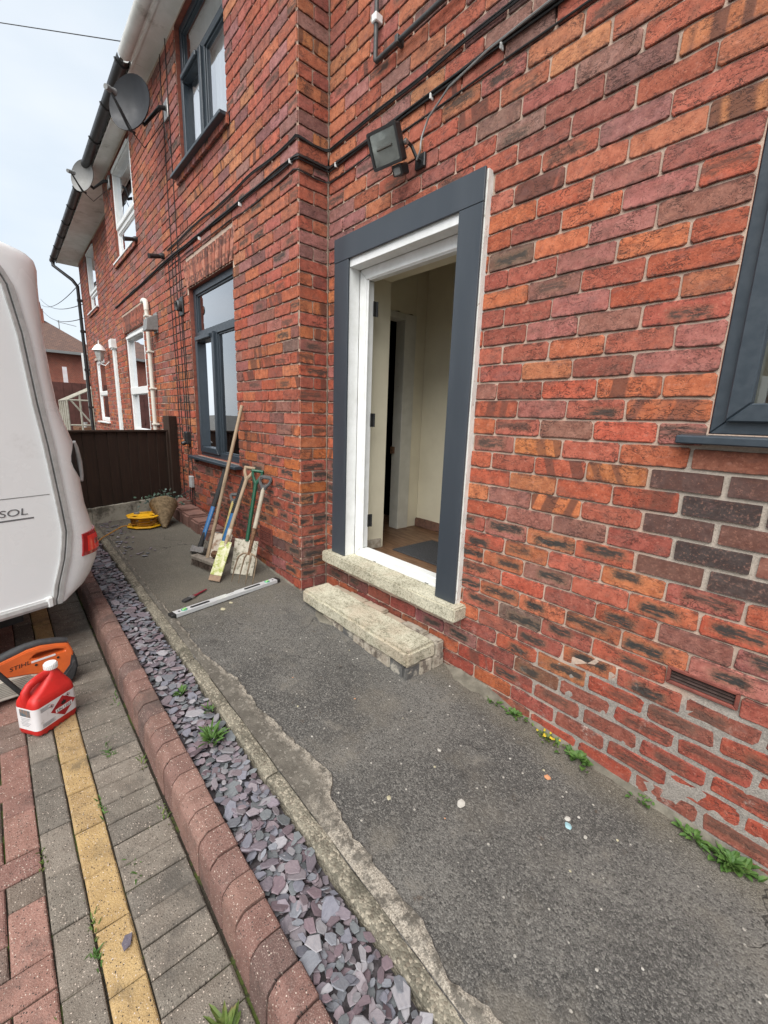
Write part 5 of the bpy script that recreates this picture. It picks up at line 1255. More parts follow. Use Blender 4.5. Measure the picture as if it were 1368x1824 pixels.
# ================================================================== TOOLS LEANING ON THE WING WALL
def tool(name, label, cat, bot, top, spin=0):
    """root at the foot, local +z runs up the shaft, local -y faces out from the wall"""
    b, t = Vector(bot), Vector(top); z = (t - b).normalized(); y = Vector((0, 1, 0)); x = y.cross(z).normalized(); y = z.cross(x)
    q = rad(spin); x, y = x * math.cos(q) + y * math.sin(q), y * math.cos(q) - x * math.sin(q)
    o = thing(name, label, cat, b); o.rotation_euler = Matrix((x, y, z)).transposed().to_euler()
    return o, (t - b).length
BLUE = pm('blue_fibreglass', (.03, .13, .30), (.025, .11, .26), 20, .4, 0, .45, .05, dirt=(.15, .16, .17), dscale=25, dlo=.66, dhi=.76)
def dhandle(o, L_, mat, w_=.10, h=.11, th=.024, socket=True, top=None):
    out = [(-.018, -.0), (-.02, .02), (-w_ / 2, .06), (-w_ / 2 - .004, h - .02), (-w_ / 2 + .012, h), (w_ / 2 - .012, h), (w_ / 2 + .004, h - .02), (w_ / 2, .06), (.02, .02), (.018, 0)]
    hol = [(-.006, .040), (-w_ / 2 + .018, .068), (-w_ / 2 + .016, h - .028), (w_ / 2 - .016, h - .028), (w_ / 2 - .018, .068), (.006, .040)]
    Mz = Matrix.Translation((0, th / 2, L_ - h)) @ Euler((rad(90), 0, 0)).to_matrix().to_4x4()
    m = MB(); m.prism(out, th, Mz, [hol]); return m.build('grip', mat, o, world=False, bev=.006, seg=2, smooth=True)

o, L = tool('splitting_maul', 'blue-shafted splitting maul with black grip, leftmost of the leaning tools', 'maul', (-3.735, -.62, .275), (-3.955, -.262, .968), 40)
m = MB(); m.tube([(0, 0, .06), (0, 0, L * .55)], .016, 10, flat=1.3); m.build('shaft', BLUE, o, world=False, smooth=True)
m = MB(); m.tube([(0, 0, L * .54), (0, 0, L * .70), (0, 0, L - .02), (0, 0, L)], [.018, .017, .019, .021], 10, flat=1.3); G1 = m.build('grip', BLACKR, o, world=False, smooth=True)
MB().tube([(0, 0, .05), (0, 0, .19)], [.024, .018], 10).build('overstrike_collar', BLACKR, o, world=False, smooth=True)
m = MB(); m.prism([(-.075, .0), (-.07, .065), (-.02, .055), (.04, .06), (.06, .055), (.06, .01), (.04, .0), (-.02, .005)], .05, Matrix.Translation((0, .025, 0)) @ Euler((rad(90), 0, 0)).to_matrix().to_4x4()); m.build('head', STEEL, o, world=False, bev=.006, smooth=True)

o, L = tool('broom', 'yard broom with long pale wooden handle standing on its brush head', 'broom', (-3.415, -.665, .262), (-3.535, -.262, 1.545))
m = MB(); m.tube([(0, 0, .06), (0, 0, L)], .0145, 12); m.build('shaft', TIMBER, o, world=False, smooth=True)
Mb = o.rotation_euler.to_matrix().inverted().to_4x4() @ Matrix.Rotation(rad(14), 4, 'Z')
m = MB(); m.box(-.155, .155, -.032, .032, .035, .068, Mb); BH = m.build('brush_head', pm('worn_grey_timber', (.22, .19, .155), (.13, .11, .09), 20, .85, bump=.4), o, world=False, bev=.006)
m = MB()
for i in range(44):
    for j in range(7):
        a, b = -.15 + .3 * i / 43 + R.uniform(-.003, .003), -.028 + .056 * j / 6
        m.tube([Mb @ Vector((a, b, .036)), Mb @ Vector((a + R.uniform(-.008, .008), b * 1.25 + R.uniform(-.006, .006), -.012))], .0016, 3, cap=False)
m.build('bristles', pm('brown_bristle', (.085, .06, .045), (.05, .036, .028), 60, .9), BH, world=False)

o, L = tool('sledgehammer', 'blue-shafted sledgehammer with ribbed black grip leaning between broom and wooden spade', 'hammer', (-3.47, -.545, .28), (-3.525, -.262, .95))
m = MB(); m.tube([(0, 0, .05), (0, 0, L * .56)], .0185, 10, flat=1.25); m.build('shaft', BLUE, o, world=False, smooth=True)
m = MB(); nn = 40; m.tube([(0, 0, L * .55 + (L * .45) * k / nn) for k in range(nn + 1)], [.0185 + (.0025 if k % 2 else 0) for k in range(nn + 1)], 10, flat=1.2); m.build('grip', BLACKR, o, world=False)
m = MB(); Mx = Matrix.Translation((0, 0, .03)) @ Euler((0, rad(90), rad(25))).to_matrix().to_4x4(); m.lathe([(.018, -.07), (.03, -.065), (.033, -.03), (.028, 0), (.033, .03), (.03, .065), (.018, .07)], 8, Mx); m.build('head', RUST, o, world=False)

WSH = pm('paint_splashed_blade', (.55, .49, .40), (.42, .36, .28), 14, .7, .1, .3, .4, 50, dirt=(.27, .17, .11), dscale=14, dlo=.52, dhi=.60)
o, L = tool('shovel', 'short shovel with black D grip and pinkish caked blade behind the blue sledgehammer', 'shovel', (-3.54, -.52, .262), (-3.745, -.262, .775), 48)
m = MB(); m.tube([(0, 0, .19), (0, 0, L - .08)], .014, 10); m.build('shaft', pm('yellow_shaft', (.45, .36, .12), (.25, .2, .09), 15, .6), o, world=False, smooth=True)
dhandle(o, L, BLACKP, .085, .10)
def blade(o, w0, w1, h, mat, curve=.02, th=.004, name='blade', z0=0):
    m = MB(); nx_, nz_ = 6, 8; vs = []
    for sgn in (0, th):
        for j in range(nz_ + 1):
            t = j / nz_; w_ = w0 + (w1 - w0) * t
            for i in range(nx_ + 1):
                u = i / nx_ * 2 - 1; vs.append((u * w_ / 2, -curve * (u * u) + curve * .4 * (1 - t) ** 2 * -1 + sgn, z0 + h * t))
    k = (nx_ + 1) * (nz_ + 1); w2 = nx_ + 1
    fs = [(j * w2 + i, j * w2 + i + 1, (j + 1) * w2 + i + 1, (j + 1) * w2 + i) for j in range(nz_) for i in range(nx_)]
    fs += [tuple(q + k for q in f[::-1]) for f in fs]
    per = list(range(w2)) + [j * w2 + nx_ for j in range(1, nz_ + 1)] + [nz_ * w2 + i for i in range(nx_ - 1, -1, -1)] + [j * w2 for j in range(nz_ - 1, 0, -1)]
    fs += [(a, b, b + k, a + k) for a, b in zip(per, per[1:] + per[:1])]
    m.add(vs, fs); return m.build(name, mat, o, world=False, smooth=True)
blade(o, .15, .17, .22, WSH)

def ygrip(o, L_, mat, w_=.085):
    m = MB()
    for s in (-1, 1): m.tube([(0, 0, L_ - .115), (s * .018, 0, L_ - .085), (s * w_ * .42, 0, L_ - .045), (s * w_ * .46, 0, L_ - .012)], [.017, .014, .012, .012], 8)
    m.tube([(-w_ * .55, 0, L_ - .012), (w_ * .55, 0, L_ - .012)], .0135, 10)
    return m.build('grip', mat, o, world=False, smooth=True)
LICH = pm('lichen_white_board', (.62, .60, .45), (.45, .46, .20), 26, .85, 0, .2, .4, 60, dirt=(.28, .33, .06), dscale=30, dlo=.50, dhi=.58)
o, L = tool('trenching_spade', 'wooden-handled trenching spade with narrow blade caked in yellow-green and white', 'spade', (-3.135, -.70, .228), (-3.405, -.262, 1.05), 48)
m = MB(); m.tube([(0, 0, .30), (0, 0, L - .10)], .0155, 10); m.build('shaft', TIMBER, o, world=False, smooth=True); ygrip(o, L, TIMBER)
m = MB(); m.tube([(0, .006, .27), (0, 0, .42)], [.013, .02], 10); m.build('socket', WSH, o, world=False, smooth=True)
m = MB(); m.box(-.045, .045, -.006, .006, .045, .315); B_ = m.build('blade', LICH, o, world=False, bev=.002)
m = MB(); m.box(-.045, .045, -.0065, .0065, 0, .044); m.build('blade_tip', pm('bare_tip', (.30, .20, .13), (.2, .14, .1), 20, .8), o, world=False, bev=.002)

GRN = pm('green_coated_steel', (.012, .085, .045), (.01, .065, .035), 20, .4, 0, .45, .05, dirt=(.09, .10, .08), dscale=24, dlo=.64, dhi=.74)
o, L = tool('garden_spade', 'green-shafted spade with square off-white blade standing behind the fork', 'spade', (-3.16, -.47, .222), (-3.265, -.262, 1.04), 48)
m = MB(); m.tube([(0, 0, .27), (0, 0, L - .10)], .0155, 10); m.build('shaft', GRN, o, world=False, smooth=True); ygrip(o, L, GRN)
blade(o, .175, .19, .28, pm('whitewashed_blade', (.56, .53, .44), (.44, .40, .32), 20, .75, .1, .3, .4, dirt=(.16, .15, .10), dscale=26, dlo=.52, dhi=.60), .012)

o, L = tool('garden_fork', 'garden fork with black D grip and off-white shaft, rightmost of the leaning tools', 'fork', (-3.00, -.535, .212), (-3.115, -.262, 1.01), 48)
m = MB(); m.tube([(0, 0, .42), (0, 0, L - .10)], .0165, 10); m.build('shaft', pm('dirty_white_shaft', (.42, .38, .30), (.32, .28, .21), 14, .65, dirt=(.17, .13, .09), dscale=20), o, world=False, smooth=True)
m = MB(); m.tube([(0, 0, .22), (0, 0, .30), (0, 0, .43)], [.012, .014, .019], 10); m.build('socket', RUST, o, world=False, smooth=True)
dhandle(o, L, BLACKP, .098, .12, .03)
TINE = pm('worn_tine', (.24, .18, .12), (.14, .10, .065), 30, .6, .4)
for k in range(4):
    xk = -.075 + .05 * k
    m = MB(); m.tube([(0, 0, .235), (xk * .6, -.004, .225), (xk * .95, -.012, .195), (xk, -.018, .15), (xk * 1.05, -.022, .08), (xk * 1.08, -.012, .0)], [.009, .008, .0075, .0065, .0055, .002], 6); m.build('tine', TINE, o, world=False, smooth=True)

m = MB()
bm = bmesh.new(); bmesh.ops.create_icosphere(bm, subdivisions=3, radius=1)
bm.verts.ensure_lookup_table()
m.add([(-3.84 + v.co.x * .10 * (1 + .25 * mn.noise(v.co * 1.4)), -.40 + v.co.y * .085, gz(-3.84) + .055 + v.co.z * .085 * (1 + .2 * mn.noise(v.co * 2))) for v in bm.verts], [tuple(v.index for v in f.verts) for f in bm.faces]); bm.free()
tag(m.build('boulder', pm('grey_stone', (.20, .19, .17), (.14, .13, .115), 14, .9, bump=.5), smooth=True), 'rounded grey stone behind the broom handle', 'stone')

# ================================================================== SPIRIT LEVEL, BRUSH
A, B = Vector((-2.755, -1.115, 0)), Vector((-2.905, -.285, 0)); A.z = tz(A.x, A.y) + .002; B.z = tz(B.x, B.y) + .004
lv = thing('spirit_level', 'long aluminium spirit level with black end caps lying on the tarmac', 'spirit level', A)
dx = (B - A).normalized(); dzv = Vector((0, 0, 1)); dyv = dzv.cross(dx).normalized(); dzv = dx.cross(dyv)
lv.rotation_euler = Matrix((dx, dyv, dzv)).transposed().to_euler(); LL = (B - A).length
ALU = pm('brushed_aluminium', (.72, .74, .75), (.64, .66, .67), 30, .33, .35, .5, .05, stretch=(.2, 3, 3))
# lying on its side: wide face (55 mm) up, 24 mm thick
m = MB(); m.prism([(.03, -.0275), (LL * .44, -.0275), (LL * .44, -.0275), (LL - .03, -.0275), (LL - .03, .0275), (LL * .56, .0275), (LL * .555, .018), (LL * .485, .018), (LL * .48, .0275), (.03, .0275)], .024); m.build('beam', ALU, lv, world=False, bev=.0015)
for a, b in ((0, .032), (LL - .032, LL)): m = MB(); m.box(a, b, -.0285, .0285, 0, .025); m.build('end_cap', BLACKP, lv, world=False, bev=.004)
for cx_ in (.24 * LL, .72 * LL): m = MB(); m.prism(rr(.135, .024, .0115), .003, Matrix.Translation((cx_, 0, .0225))); m.build('hand_hole', BLACKR, lv, world=False)
GV = NT('vial_green'); VIAL = GV.fin((.35, .75, .25), .15, 0, .5)
for cx_ in (.095, LL - .105):
    m = MB(); m.lathe([(.021, .0235), (.021, .0255), (.017, .026), (.0, .026)], 20, Matrix.Translation((cx_, 0, 0))); RG = m.build('vial_housing', pm('vial_ring', (.12, .35, .27), None, 20, .4), lv, world=False)
    m = MB(); m.tube([(cx_ - .012, -.006, .028), (cx_ + .012, .006, .028)], .006, 8); m.build('vial', VIAL, RG, world=False, smooth=True)
for cx_ in (.055, LL - .06): m = MB(); m.box(cx_, cx_ + .012, -.008, .008, .0235, .0246); m.build('logo_square', BLK, lv, world=False)
A, B = Vector((-2.92, -.985, 0)), Vector((-3.02, -.80, 0)); A.z = tz(A.x, A.y) + .008; B.z = tz(B.x, B.y) + .012
pb = thing('paint_brush', 'small paint brush with dark red handle lying behind the spirit level', 'brush', A)
dx = (B - A).normalized(); dzv = Vector((0, 0, 1)); dyv = dzv.cross(dx).normalized(); dzv = dx.cross(dyv); pb.rotation_euler = Matrix((dx, dyv, dzv)).transposed().to_euler()
m = MB(); m.loft([[Vector((x_, a * s, b)) for a, b in ((-.018, -.006), (.018, -.006), (.018, .006), (-.018, .006))] for x_, s in ((0, .8), (.03, 1.05), (.062, 1))]); m.build('bristles', pm('black_bristle', (.02, .018, .018), (.05, .05, .05), 90, .9, stretch=(.2, 6, 1), bump=.5), pb, world=False)
m = MB(); m.box(.06, .092, -.019, .019, -.007, .007); m.build('ferrule', STEEL, pb, world=False, bev=.002)
m = MB(); m.tube([(.09, 0, 0), (.105, 0, 0), (.13, 0, 0), (.17, 0, 0), (.215, 0, 0)], [.017, .013, .0085, .009, .006], 10, flat=.6); m.build('handle', pm('dark_red_lacquer', (.20, .015, .03), None, 20, .35), pb, world=False, smooth=True)

# ================================================================== CABLE REEL, CONE BASKET
YEL = pm('yellow_plastic', (.78, .42, .015), (.70, .36, .012), 12, .42)
ORC = pm('orange_flex', (.42, .20, .035), (.34, .15, .03), 30, .6)
rx, ry = -4.78, -.80; rz = gz(rx) + .012
rl = thing('cable_reel', 'yellow plastic cable reel lying flat by the fence', 'cable reel', (rx, ry, rz))
oct_ = lambda r, n=8, a0=.2: [(r * math.cos(2 * math.pi * k / n + a0), r * math.sin(2 * math.pi * k / n + a0)) for k in range(n)]
def flange(z, a0):
    hs = []
    for k in range(3):
        a = 2 * math.pi * k / 3 + a0 + .5; hs.append([(.095 * math.cos(a + b) * s, .095 * math.sin(a + b) * s) for b, s in ((-.45, .8), (.45, .8), (.32, 1.3), (-.32, 1.3))])
    m = MB(); m.prism(oct_(.165, 8, a0), .014, Matrix.Translation((0, 0, z)), hs); return m.build('flange', YEL, rl, world=False, bev=.004)
flange(.0, .1); flange(.100, .35)
MB().lathe([(.055, .0), (.055, .115), (.05, .118), (.0, .118)], 20).build('hub', YEL, rl, world=False, smooth=True)
MB().lathe([(.03, .114), (.028, .128), (.0, .128)], 6, Matrix.Translation((-.07, -.05, 0))).build('winding_knob', GREYP, rl, world=False)
m = MB(); pts = []
for k in range(220):
    q = k * .42; zz = .028 + .062 * abs(((k / 30) % 2) - 1); rr_ = .105 + .018 * R.random(); pts.append((rr_ * math.cos(q), rr_ * math.sin(q), zz))
m.tube(pts, .0055, 5); m.build('wound_flex', ORC, rl, world=False, smooth=True)
cable('orange extension flex trailing from the yellow reel across the edging', [(rx + .08, ry - .12, rz + .04), (-4.66, -1.02, gz(-4.6) + .06), (-4.50, -1.20, gz(-4.5) + .022), (-4.42, -1.30, gz(-4.4) - .02), (-4.35, -1.45, gz(-4.3) + .01), (-4.3, -1.62, gz(-4.3) - .10)], .0055, ORC, name='extension_flex')
cable('short orange flex running behind the reel to the blue plug', [(rx + .02, ry + .12, rz + .112), (-4.83, -.72, rz + .13), (-4.93, -.66, rz + .13), (-4.97, -.60, rz + .15)], .005, ORC, name='extension_flex')
pl = thing('blue_plug', 'blue and white outdoor plug lying by the cone basket', 'plug', (-4.98, -.58, .47))
MB().tube([(-4.955, -.645, .455), (-4.965, -.62, .463)], .014, 10).build('collar', WHITE, pl, smooth=True)
MB().tube([(-4.965, -.62, .463), (-4.985, -.575, .480), (-5.0, -.53, .497)], [.020, .024, .019], 12).build('body', pm('blue_plastic', (.03, .06, .22), None, 20, .4), pl, smooth=True)
MB().box(-4.985, -4.955, -.60, -.575, .487, .496).build('label', LAB, pl)
ck = thing('cone_basket', 'upturned wicker cone hanging basket with trailing artificial greenery by the fence', 'basket', (-4.62, -.64, gz(-4.6)))
tip, mid = Vector((-4.60, -.66, gz(-4.6) + .012)), Vector((-4.82, -.60, gz(-4.6) + .215))
ax = (mid - tip).normalized(); bx_ = ax.cross(Vector((0, 0, 1))).normalized(); by_ = bx_.cross(ax)
Mc = Matrix.Translation(tip) @ Matrix((bx_, by_, ax)).transposed().to_4x4(); CL = .30
m = MB(); pts = []; K = 900
for k in range(K):
    t = k / K; q = k * .36; r = .010 + .120 * t ** .95 + .0025 * math.sin(k * 2.3); pts.append(Mc @ Vector((r * math.cos(q), r * math.sin(q), CL * t)))
m.tube(pts, .0062, 5)
WICK = pm('wicker', (.30, .225, .135), (.15, .11, .065), 40, .85, 0, .2, .4)
m.build('woven_cane', WICK, ck, smooth=True)
MB().lathe([(.004, .0), (.010, .01), (.124, CL), (.120, CL), (.005, .02)], 24, Mc).build('liner', pm('basket_liner', (.09, .07, .045), None, 30, .9), ck, smooth=True)
LEAFD = pm('artificial_leaf', (.035, .075, .045), (.09, .14, .10), 40, .6)
LEAFG = pm('grey_green_leaf', (.13, .17, .15), (.07, .11, .09), 40, .6)
def leaf(m, p, d, up, ln, w_, fold=.25):
    d = Vector(d).normalized(); s = d.cross(Vector(up)); s = s.normalized() if s.length > .01 else Vector((1, 0, 0)); n_ = s.cross(d); p = Vector(p)
    m.add([p, p + d * ln * .35 + s * w_ * .5 + n_ * w_ * fold, p + d * ln * .75 + s * w_ * .36 + n_ * w_ * fold * .6 - n_ * ln * .05, p + d * ln - n_ * ln * .15, p + d * ln * .75 - s * w_ * .36 + n_ * w_ * fold * .6 - n_ * ln * .05, p + d * ln * .35 - s * w_ * .5 + n_ * w_ * fold, p + d * ln * .4], [(0, 1, 6), (1, 2, 6), (2, 3, 6), (3, 4, 6), (4, 5, 6), (5, 0, 6)])
for mat_, nn_ in ((LEAFD, 150), (LEAFG, 110)):
    m = MB()
    for k in range(nn_):
        c = Mc @ Vector((R.gauss(0, .085), R.gauss(.0, .06), CL + R.uniform(-.01, .09))); c.z = max(c.z, gz(-5) + .02)
        c.x = max(c.x, -5.30); leaf(m, c, (R.gauss(0, 1), R.gauss(0, 1), R.gauss(.4, .7)), (R.gauss(0, 1), R.gauss(0, 1), 1), R.uniform(.025, .05), R.uniform(.014, .026))
    m.build('foliage', mat_, ck)
MB().tube([(-5.04, YL - .01, .62), (-5.10, -.30, .58), (-5.14, -.38, .52), (-5.12, -.42, .46)], .006, 6).build('hanging_cord', BLACKP, ck, smooth=True)

# ================================================================== WEEDS, PEBBLES
WG = [pm('weed_leaf', (.04, .095, .018), (.085, .155, .035), 45, .6, spec=.3, dirt=(.13, .11, .04), dscale=38, dlo=.58, dhi=.68), pm('weed_leaf_yellow', (.075, .12, .025), (.12, .15, .04), 45, .6, spec=.3, dirt=(.16, .12, .05), dscale=38, dlo=.56, dhi=.66)]
def weed(label, x, y, z, sp, n, ln, w_, mat=0, blades=False, lie=0.25):
    m = MB()
    for k in range(n):
        a = R.uniform(0, 6.28); r = abs(R.gauss(0, sp * .5)); c = Vector((x + r * math.cos(a), y + r * math.sin(a) * .5, z + R.uniform(0, .008)))
        e = R.uniform(.15, 1.0) if not blades else R.uniform(.3, 1.2); a2 = a + R.gauss(0, .7)
        L_ = ln * R.uniform(.45, 1.0)
        leaf(m, c, (math.cos(a2) * math.cos(e), math.sin(a2) * math.cos(e) - lie * .3, math.sin(e)), (0, 0, 1), L_, w_ * R.uniform(.7, 1.2))
    return tag(m.build('weed', WG[mat]), label, 'weed', 'weeds')
YF = YW - .03
weed('small weed nearest the step at the foot of the door wall', -1.06, YF - .01, gz(-1.06), .05, 34, .030, .018)
weed('low leafy weed second from the step along the wall', -.94, YF, gz(-.94), .07, 46, .030, .019)
w3_ = weed('yellow-flowering weed in the middle of the wall foot', -.765, YF - .005, gz(-.76), .08, 90, .022, .011, 1)
m = MB()
for k in range(12): m.lathe([(.001, 0), (.006, .003), (.004, .007)], 6, Matrix.Translation((-.765 + R.gauss(0, .035), YF - .01 + R.gauss(0, .015), gz(-.76) + R.uniform(.012, .03))))
m.build('flowers', pm('yellow_petal', (.55, .40, .03), None, 20, .6), w3_, world=False)
weed('broad-leaved weed right of the yellow-flowering one', -.615, YF - .01, gz(-.61), .085, 44, .042, .026)
weed('sparse weed below the pale brick at the wall foot', -.36, YF, gz(-.36), .07, 20, .025, .015)
weed('first leafy tuft at the lower right of the wall', -.185, YF - .005, gz(-.185), .05, 26, .04, .02)
weed('largest lush green weed at the lower right of the wall', -.075, YF - .012, gz(-.075), .075, 80, .05, .023)
weed('dandelion-like rosette in the slate bed beside the edging', -1.66, -1.245, gz(-1.66) - .025, .05, 60, .075, .015, 0, True)
weed('small weed in the slate bed further along the edging', -2.03, -1.262, gz(-2.03) - .025, .03, 18, .05, .014, 0, True)
weed('wispy weed at the joint of the edging', -1.83, -1.20, gz(-1.83) - .01, .04, 30, .03, .006, 0, True)
weed('rosette weed against the kerb at the bottom of the picture', -.83, -1.515, gz(-.83) + PAVE, .03, 26, .07, .018, 1, True)
for i, (x_, b_, n_) in enumerate(((-2.02, .12, 40), (-1.86, .02, 24), (-1.72, .19, 22), (-1.55, .02, 22), (-1.42, .15, 20), (-1.62, .38, 14), (-1.22, .29, 22), (-1.05, .38, 26), (-2.35, .02, 14), (-1.30, .285, 16))):
    y_ = yKo(x_) - b_
    m = MB()
    for k in range(n_):
        leaf(m, (x_ + R.gauss(0, .03), y_ + R.gauss(0, .006), gz(x_) + PAVE - .006), (R.gauss(0, 1), R.gauss(0, .6), R.uniform(.2, 1)), (0, 0, 1), R.uniform(.012, .035), R.uniform(.003, .007))
    tag(m.build('moss_tuft', WG[i % 2]), 'tiny tuft of grass or moss growing in a paving joint', 'tuft', 'tufts in the paving joints')
PEB = {'w': pm('white_pebble', (.46, .44, .40), (.36, .34, .30), 40, .8), 'o': pm('terracotta_crumb', (.52, .25, .13), None, 40, .9), 'b': pm('blue_scrap', (.30, .48, .52), None, 40, .7), 'y': pm('cream_pebble', (.45, .41, .28), None, 40, .9)}
def pebble(x, y, r, k, fl=.4, z=None):
    bm = bmesh.new(); bmesh.ops.create_icosphere(bm, subdivisions=1, radius=1); m = MB(); sx_ = R.uniform(.7, 1.5); a = R.uniform(0, 3.1)
    vs = []
    for v in bm.verts:
        q = v.co * (1 + .35 * mn.noise(v.co * 2 + Vector((x * 50, y * 50, 0)))); u, w_ = q.x * sx_, q.y
        vs.append((x + r * (u * math.cos(a) - w_ * math.sin(a)), y + r * (u * math.sin(a) + w_ * math.cos(a)), (tz(x, y) if z is None else z) + r * fl * q.z + r * fl * .4))
    m.add(vs, [tuple(v.index for v in f.verts) for f in bm.faces]); bm.free(); return m.build('pebble', PEB[k])
for x_, y_, r, k, lb in ((-.655, -.235, .016, 'o', 'peach-coloured flake of brick on the tarmac near the weeds'), (-.50, -.37, .012, 'b', 'pale blue scrap of plastic on the tarmac'), (-.515, -.345, .011, 'w', 'white scrap beside the pale blue one on the tarmac'), (-.44, -.36, .007, 'w', 'small white chip right of the pale blue scrap'), (-.98, -.83, .010, 'y', 'cream pebble on the dark tarmac by the broken concrete edge'), (-1.02, -.50, .008, 'w', 'small white pebble in the middle of the tarmac'), (-.80, -.62, .016, 'w', 'pale splash of mortar on the tarmac centre')):
    tag(pebble(x_, y_, r, k, .08 if 'splash' in lb else .25), lb, 'debris')
for i in range(20):
    x_ = R.uniform(-1.9, .1); y_ = R.uniform(-1.0, -.12); tag(pebble(x_, y_, R.uniform(.003, .006), R.choice('wwyyo')), 'tiny pale pebble loose on the tarmac', 'pebble', 'tiny pebbles loose on the tarmac')
for x_, y_ in ((-2.70, -.80), (-2.76, -.72)): tag(pebble(x_, y_, .018, 'y', .2), 'yellowish crumb of mortar on the tarmac beside the spirit level', 'debris', 'mortar crumbs by the level')

# ================================================================== BACKGROUND beyond the neighbour
fh = thing('brick_house', 'distant red brick house with brown tiled roof and chimney behind the caravan', 'house', (-36, 4, -.3))
FBR = NT('far_brick'); pz = FBR.pos()
def far_brick():
    t = FBR; x_, y_, z_ = t.sep(t.pos()); v = t.comb(y_, z_, 0)
    b = t.n('ShaderNodeTexBrick', 0, None, Vector=v, Color1=(.30, .085, .055, 1), Color2=(.21, .07, .05, 1), Mortar=(.30, .20, .15, 1), Scale=4.3)
    return t.fin(t.mix(t.step(t.noise(t.pos(), 1.5, 5), .4, .65, 0, .5), b, (.18, .065, .05)), .9, 0, .2)
FBM = far_brick()
def far_roof():
    t = NT('far_roof_tile'); x_, y_, z_ = t.sep(t.pos())
    b = t.n('ShaderNodeTexBrick', 0, None, Vector=t.comb(y_, t.m_('MULTIPLY', z_, 1.3), 0), Color1=(.15, .09, .07, 1), Color2=(.11, .07, .058, 1), Mortar=(.055, .035, .03, 1), Scale=2.2)
    return t.fin(b, .85, 0, .2)
FX = -36.
ya, yb = -9.0, 3.5; zt = 5.15
MB().box(FX - 8, FX, ya, yb, -.8, zt).build('wall', FBM, fh)
m = MB(); m.add([(FX + .5, ya - .5, zt - .1), (FX + .5, yb + .5, zt - .1), (FX - 4, yb - 2.3, zt + 2.3), (FX - 4, ya + 3.6, zt + 2.3), (FX - 8.5, ya - .5, zt - .1), (FX - 8.5, yb + .5, zt - .1)], [(0, 1, 2, 3), (4, 0, 3), (5, 4, 3, 2), (1, 5, 2)])
m.build('roof', far_roof(), fh)
MB().box(FX + .45, FX + .56, ya - .5, yb + .5, zt - .22, zt - .06).build('gutter', GREYP, fh)
m = MB(); m.box(FX - 4.6, FX - 3.6, .25, 1.15, zt + 1.2, zt + 3.0); CHM = m.build('chimney', FBM, fh)
for k in (.45, .95): MB().lathe([(.14, 0), (.16, .1), (.12, .5)], 10, Matrix.Translation((FX - 4.1, k, zt + 3.0))).build('chimney_pot', TERRA, CHM)
MB().tube([(FX - 3, 1.9, zt + 1.2), (FX - 3, 1.9, zt + 2.3)], .03, 5).build('aerial', GREYP, fh); MB().tube([(FX - 3, 1.8, zt + 2.2), (FX - 3, 2.9, zt + 2.05)], .02, 5).build('aerial', GREYP, fh)
for y0, z0 in ((-1.6, 1.0), (-5.0, 3.2)):
    W_ = MB().box(FX - .05, FX + .06, y0, y0 + .9, z0, z0 + 1.6).build('window', WHITE, fh); MB().box(FX + .04, FX + .07, y0 + .08, y0 + .82, z0 + .08, z0 + 1.52).build('pane', pm('far_pane', (.05, .06, .07), None, 3, .1), W_)
# fence and greenhouse between the houses
t_ = thing('fence', 'reddish brown boundary fence in the gap beyond the neighbour\'s corner', 'fence', (-22, 1, .0))
RB = pm('reddish_fence', (.10, .035, .028), (.07, .028, .022), 4, .85, world=True)
for k in range(30): MB().box(-22.05, -22.0 + .01 * (k % 2), -4 + k * .3, -3.705 + k * .3, -.3, 2.5).build('board', RB, t_)
gh = thing('greenhouse', 'small aluminium greenhouse with pitched glass roof in the gap beyond the houses', 'greenhouse', (-17.5, 1.2, .2))
def gl2(a, b): MB().tube([a, b], .03, 6).build('glazing_bar', pm('weathered_frame', (.38, .36, .30), (.28, .26, .21), 8, .7), gh)
GX = -17.5; GL = pm('greenhouse_glass', (.20, .21, .20), (.12, .13, .12), 3, .15, spec=.6)
y0, y1, yr = -.15, 1.9, 1.7; GE, GR = 1.75, 2.75
for k in range(5):
    xx = GX - k * .6
    gl2((xx, y0, .2), (xx, y0, GE)); gl2((xx, y0, GE), (xx, yr, GR)); gl2((xx, yr, .2), (xx, yr, GR))
for yy in (.2, .55, .9, 1.25): gl2((GX, yy, .2), (GX, yy, GE + (yy - y0) / (yr - y0) * (GR - GE)))
gl2((GX, y0, GE), (GX - 2.4, y0, GE)); gl2((GX, yr, GR), (GX - 2.4, yr, GR)); gl2((GX, y0, .95), (GX, yr, .95)); gl2((GX, y0, .25), (GX, yr, .25)); gl2((GX, y0, GE), (GX, yr, GE)); gl2((GX, y0 + .1, GE), (GX, .75, .6))
m = MB(); m.add([(GX, y0, GE + .01), (GX - 2.4, y0, GE + .01), (GX - 2.4, yr, GR + .01), (GX, yr, GR + .01)], [(0, 1, 2, 3)]); m.build('roof_glass', pm('milky_roof_glass', (.40, .40, .37), (.28, .28, .25), 3, .3), gh)
m = MB(); m.box(GX - 2.2, GX - .6, y0 + .3, yr - .1, .2, .85); m.build('staging', pm('staging_wood', (.22, .11, .06), None, 5, .8), gh)
for k in range(7): m = MB(); m.lathe([(.06, 0), (.09, .18), (.08, .18)], 10, Matrix.Translation((GX - .8, y0 + .5 + k * .35, .85))); m.build('plant_pot', R.choice([WHITE, pm('blue_pot', (.2, .33, .4), None, 4, .5), TERRA]), gh)
t_ = thing('sign_board', 'narrow white sign with pink print on a post before the distant house', 'sign', (-24, -.3, 0))
MB().box(-24, -23.96, .42, .58, 2.50, 3.25).build('panel', pm('pink_white_sign', (.66, .56, .58), (.70, .68, .68), 5, .6), t_); MB().tube([(-24.03, .5, 0), (-24.03, .5, 3.2)], .04, 6).build('post', GREYP, t_)
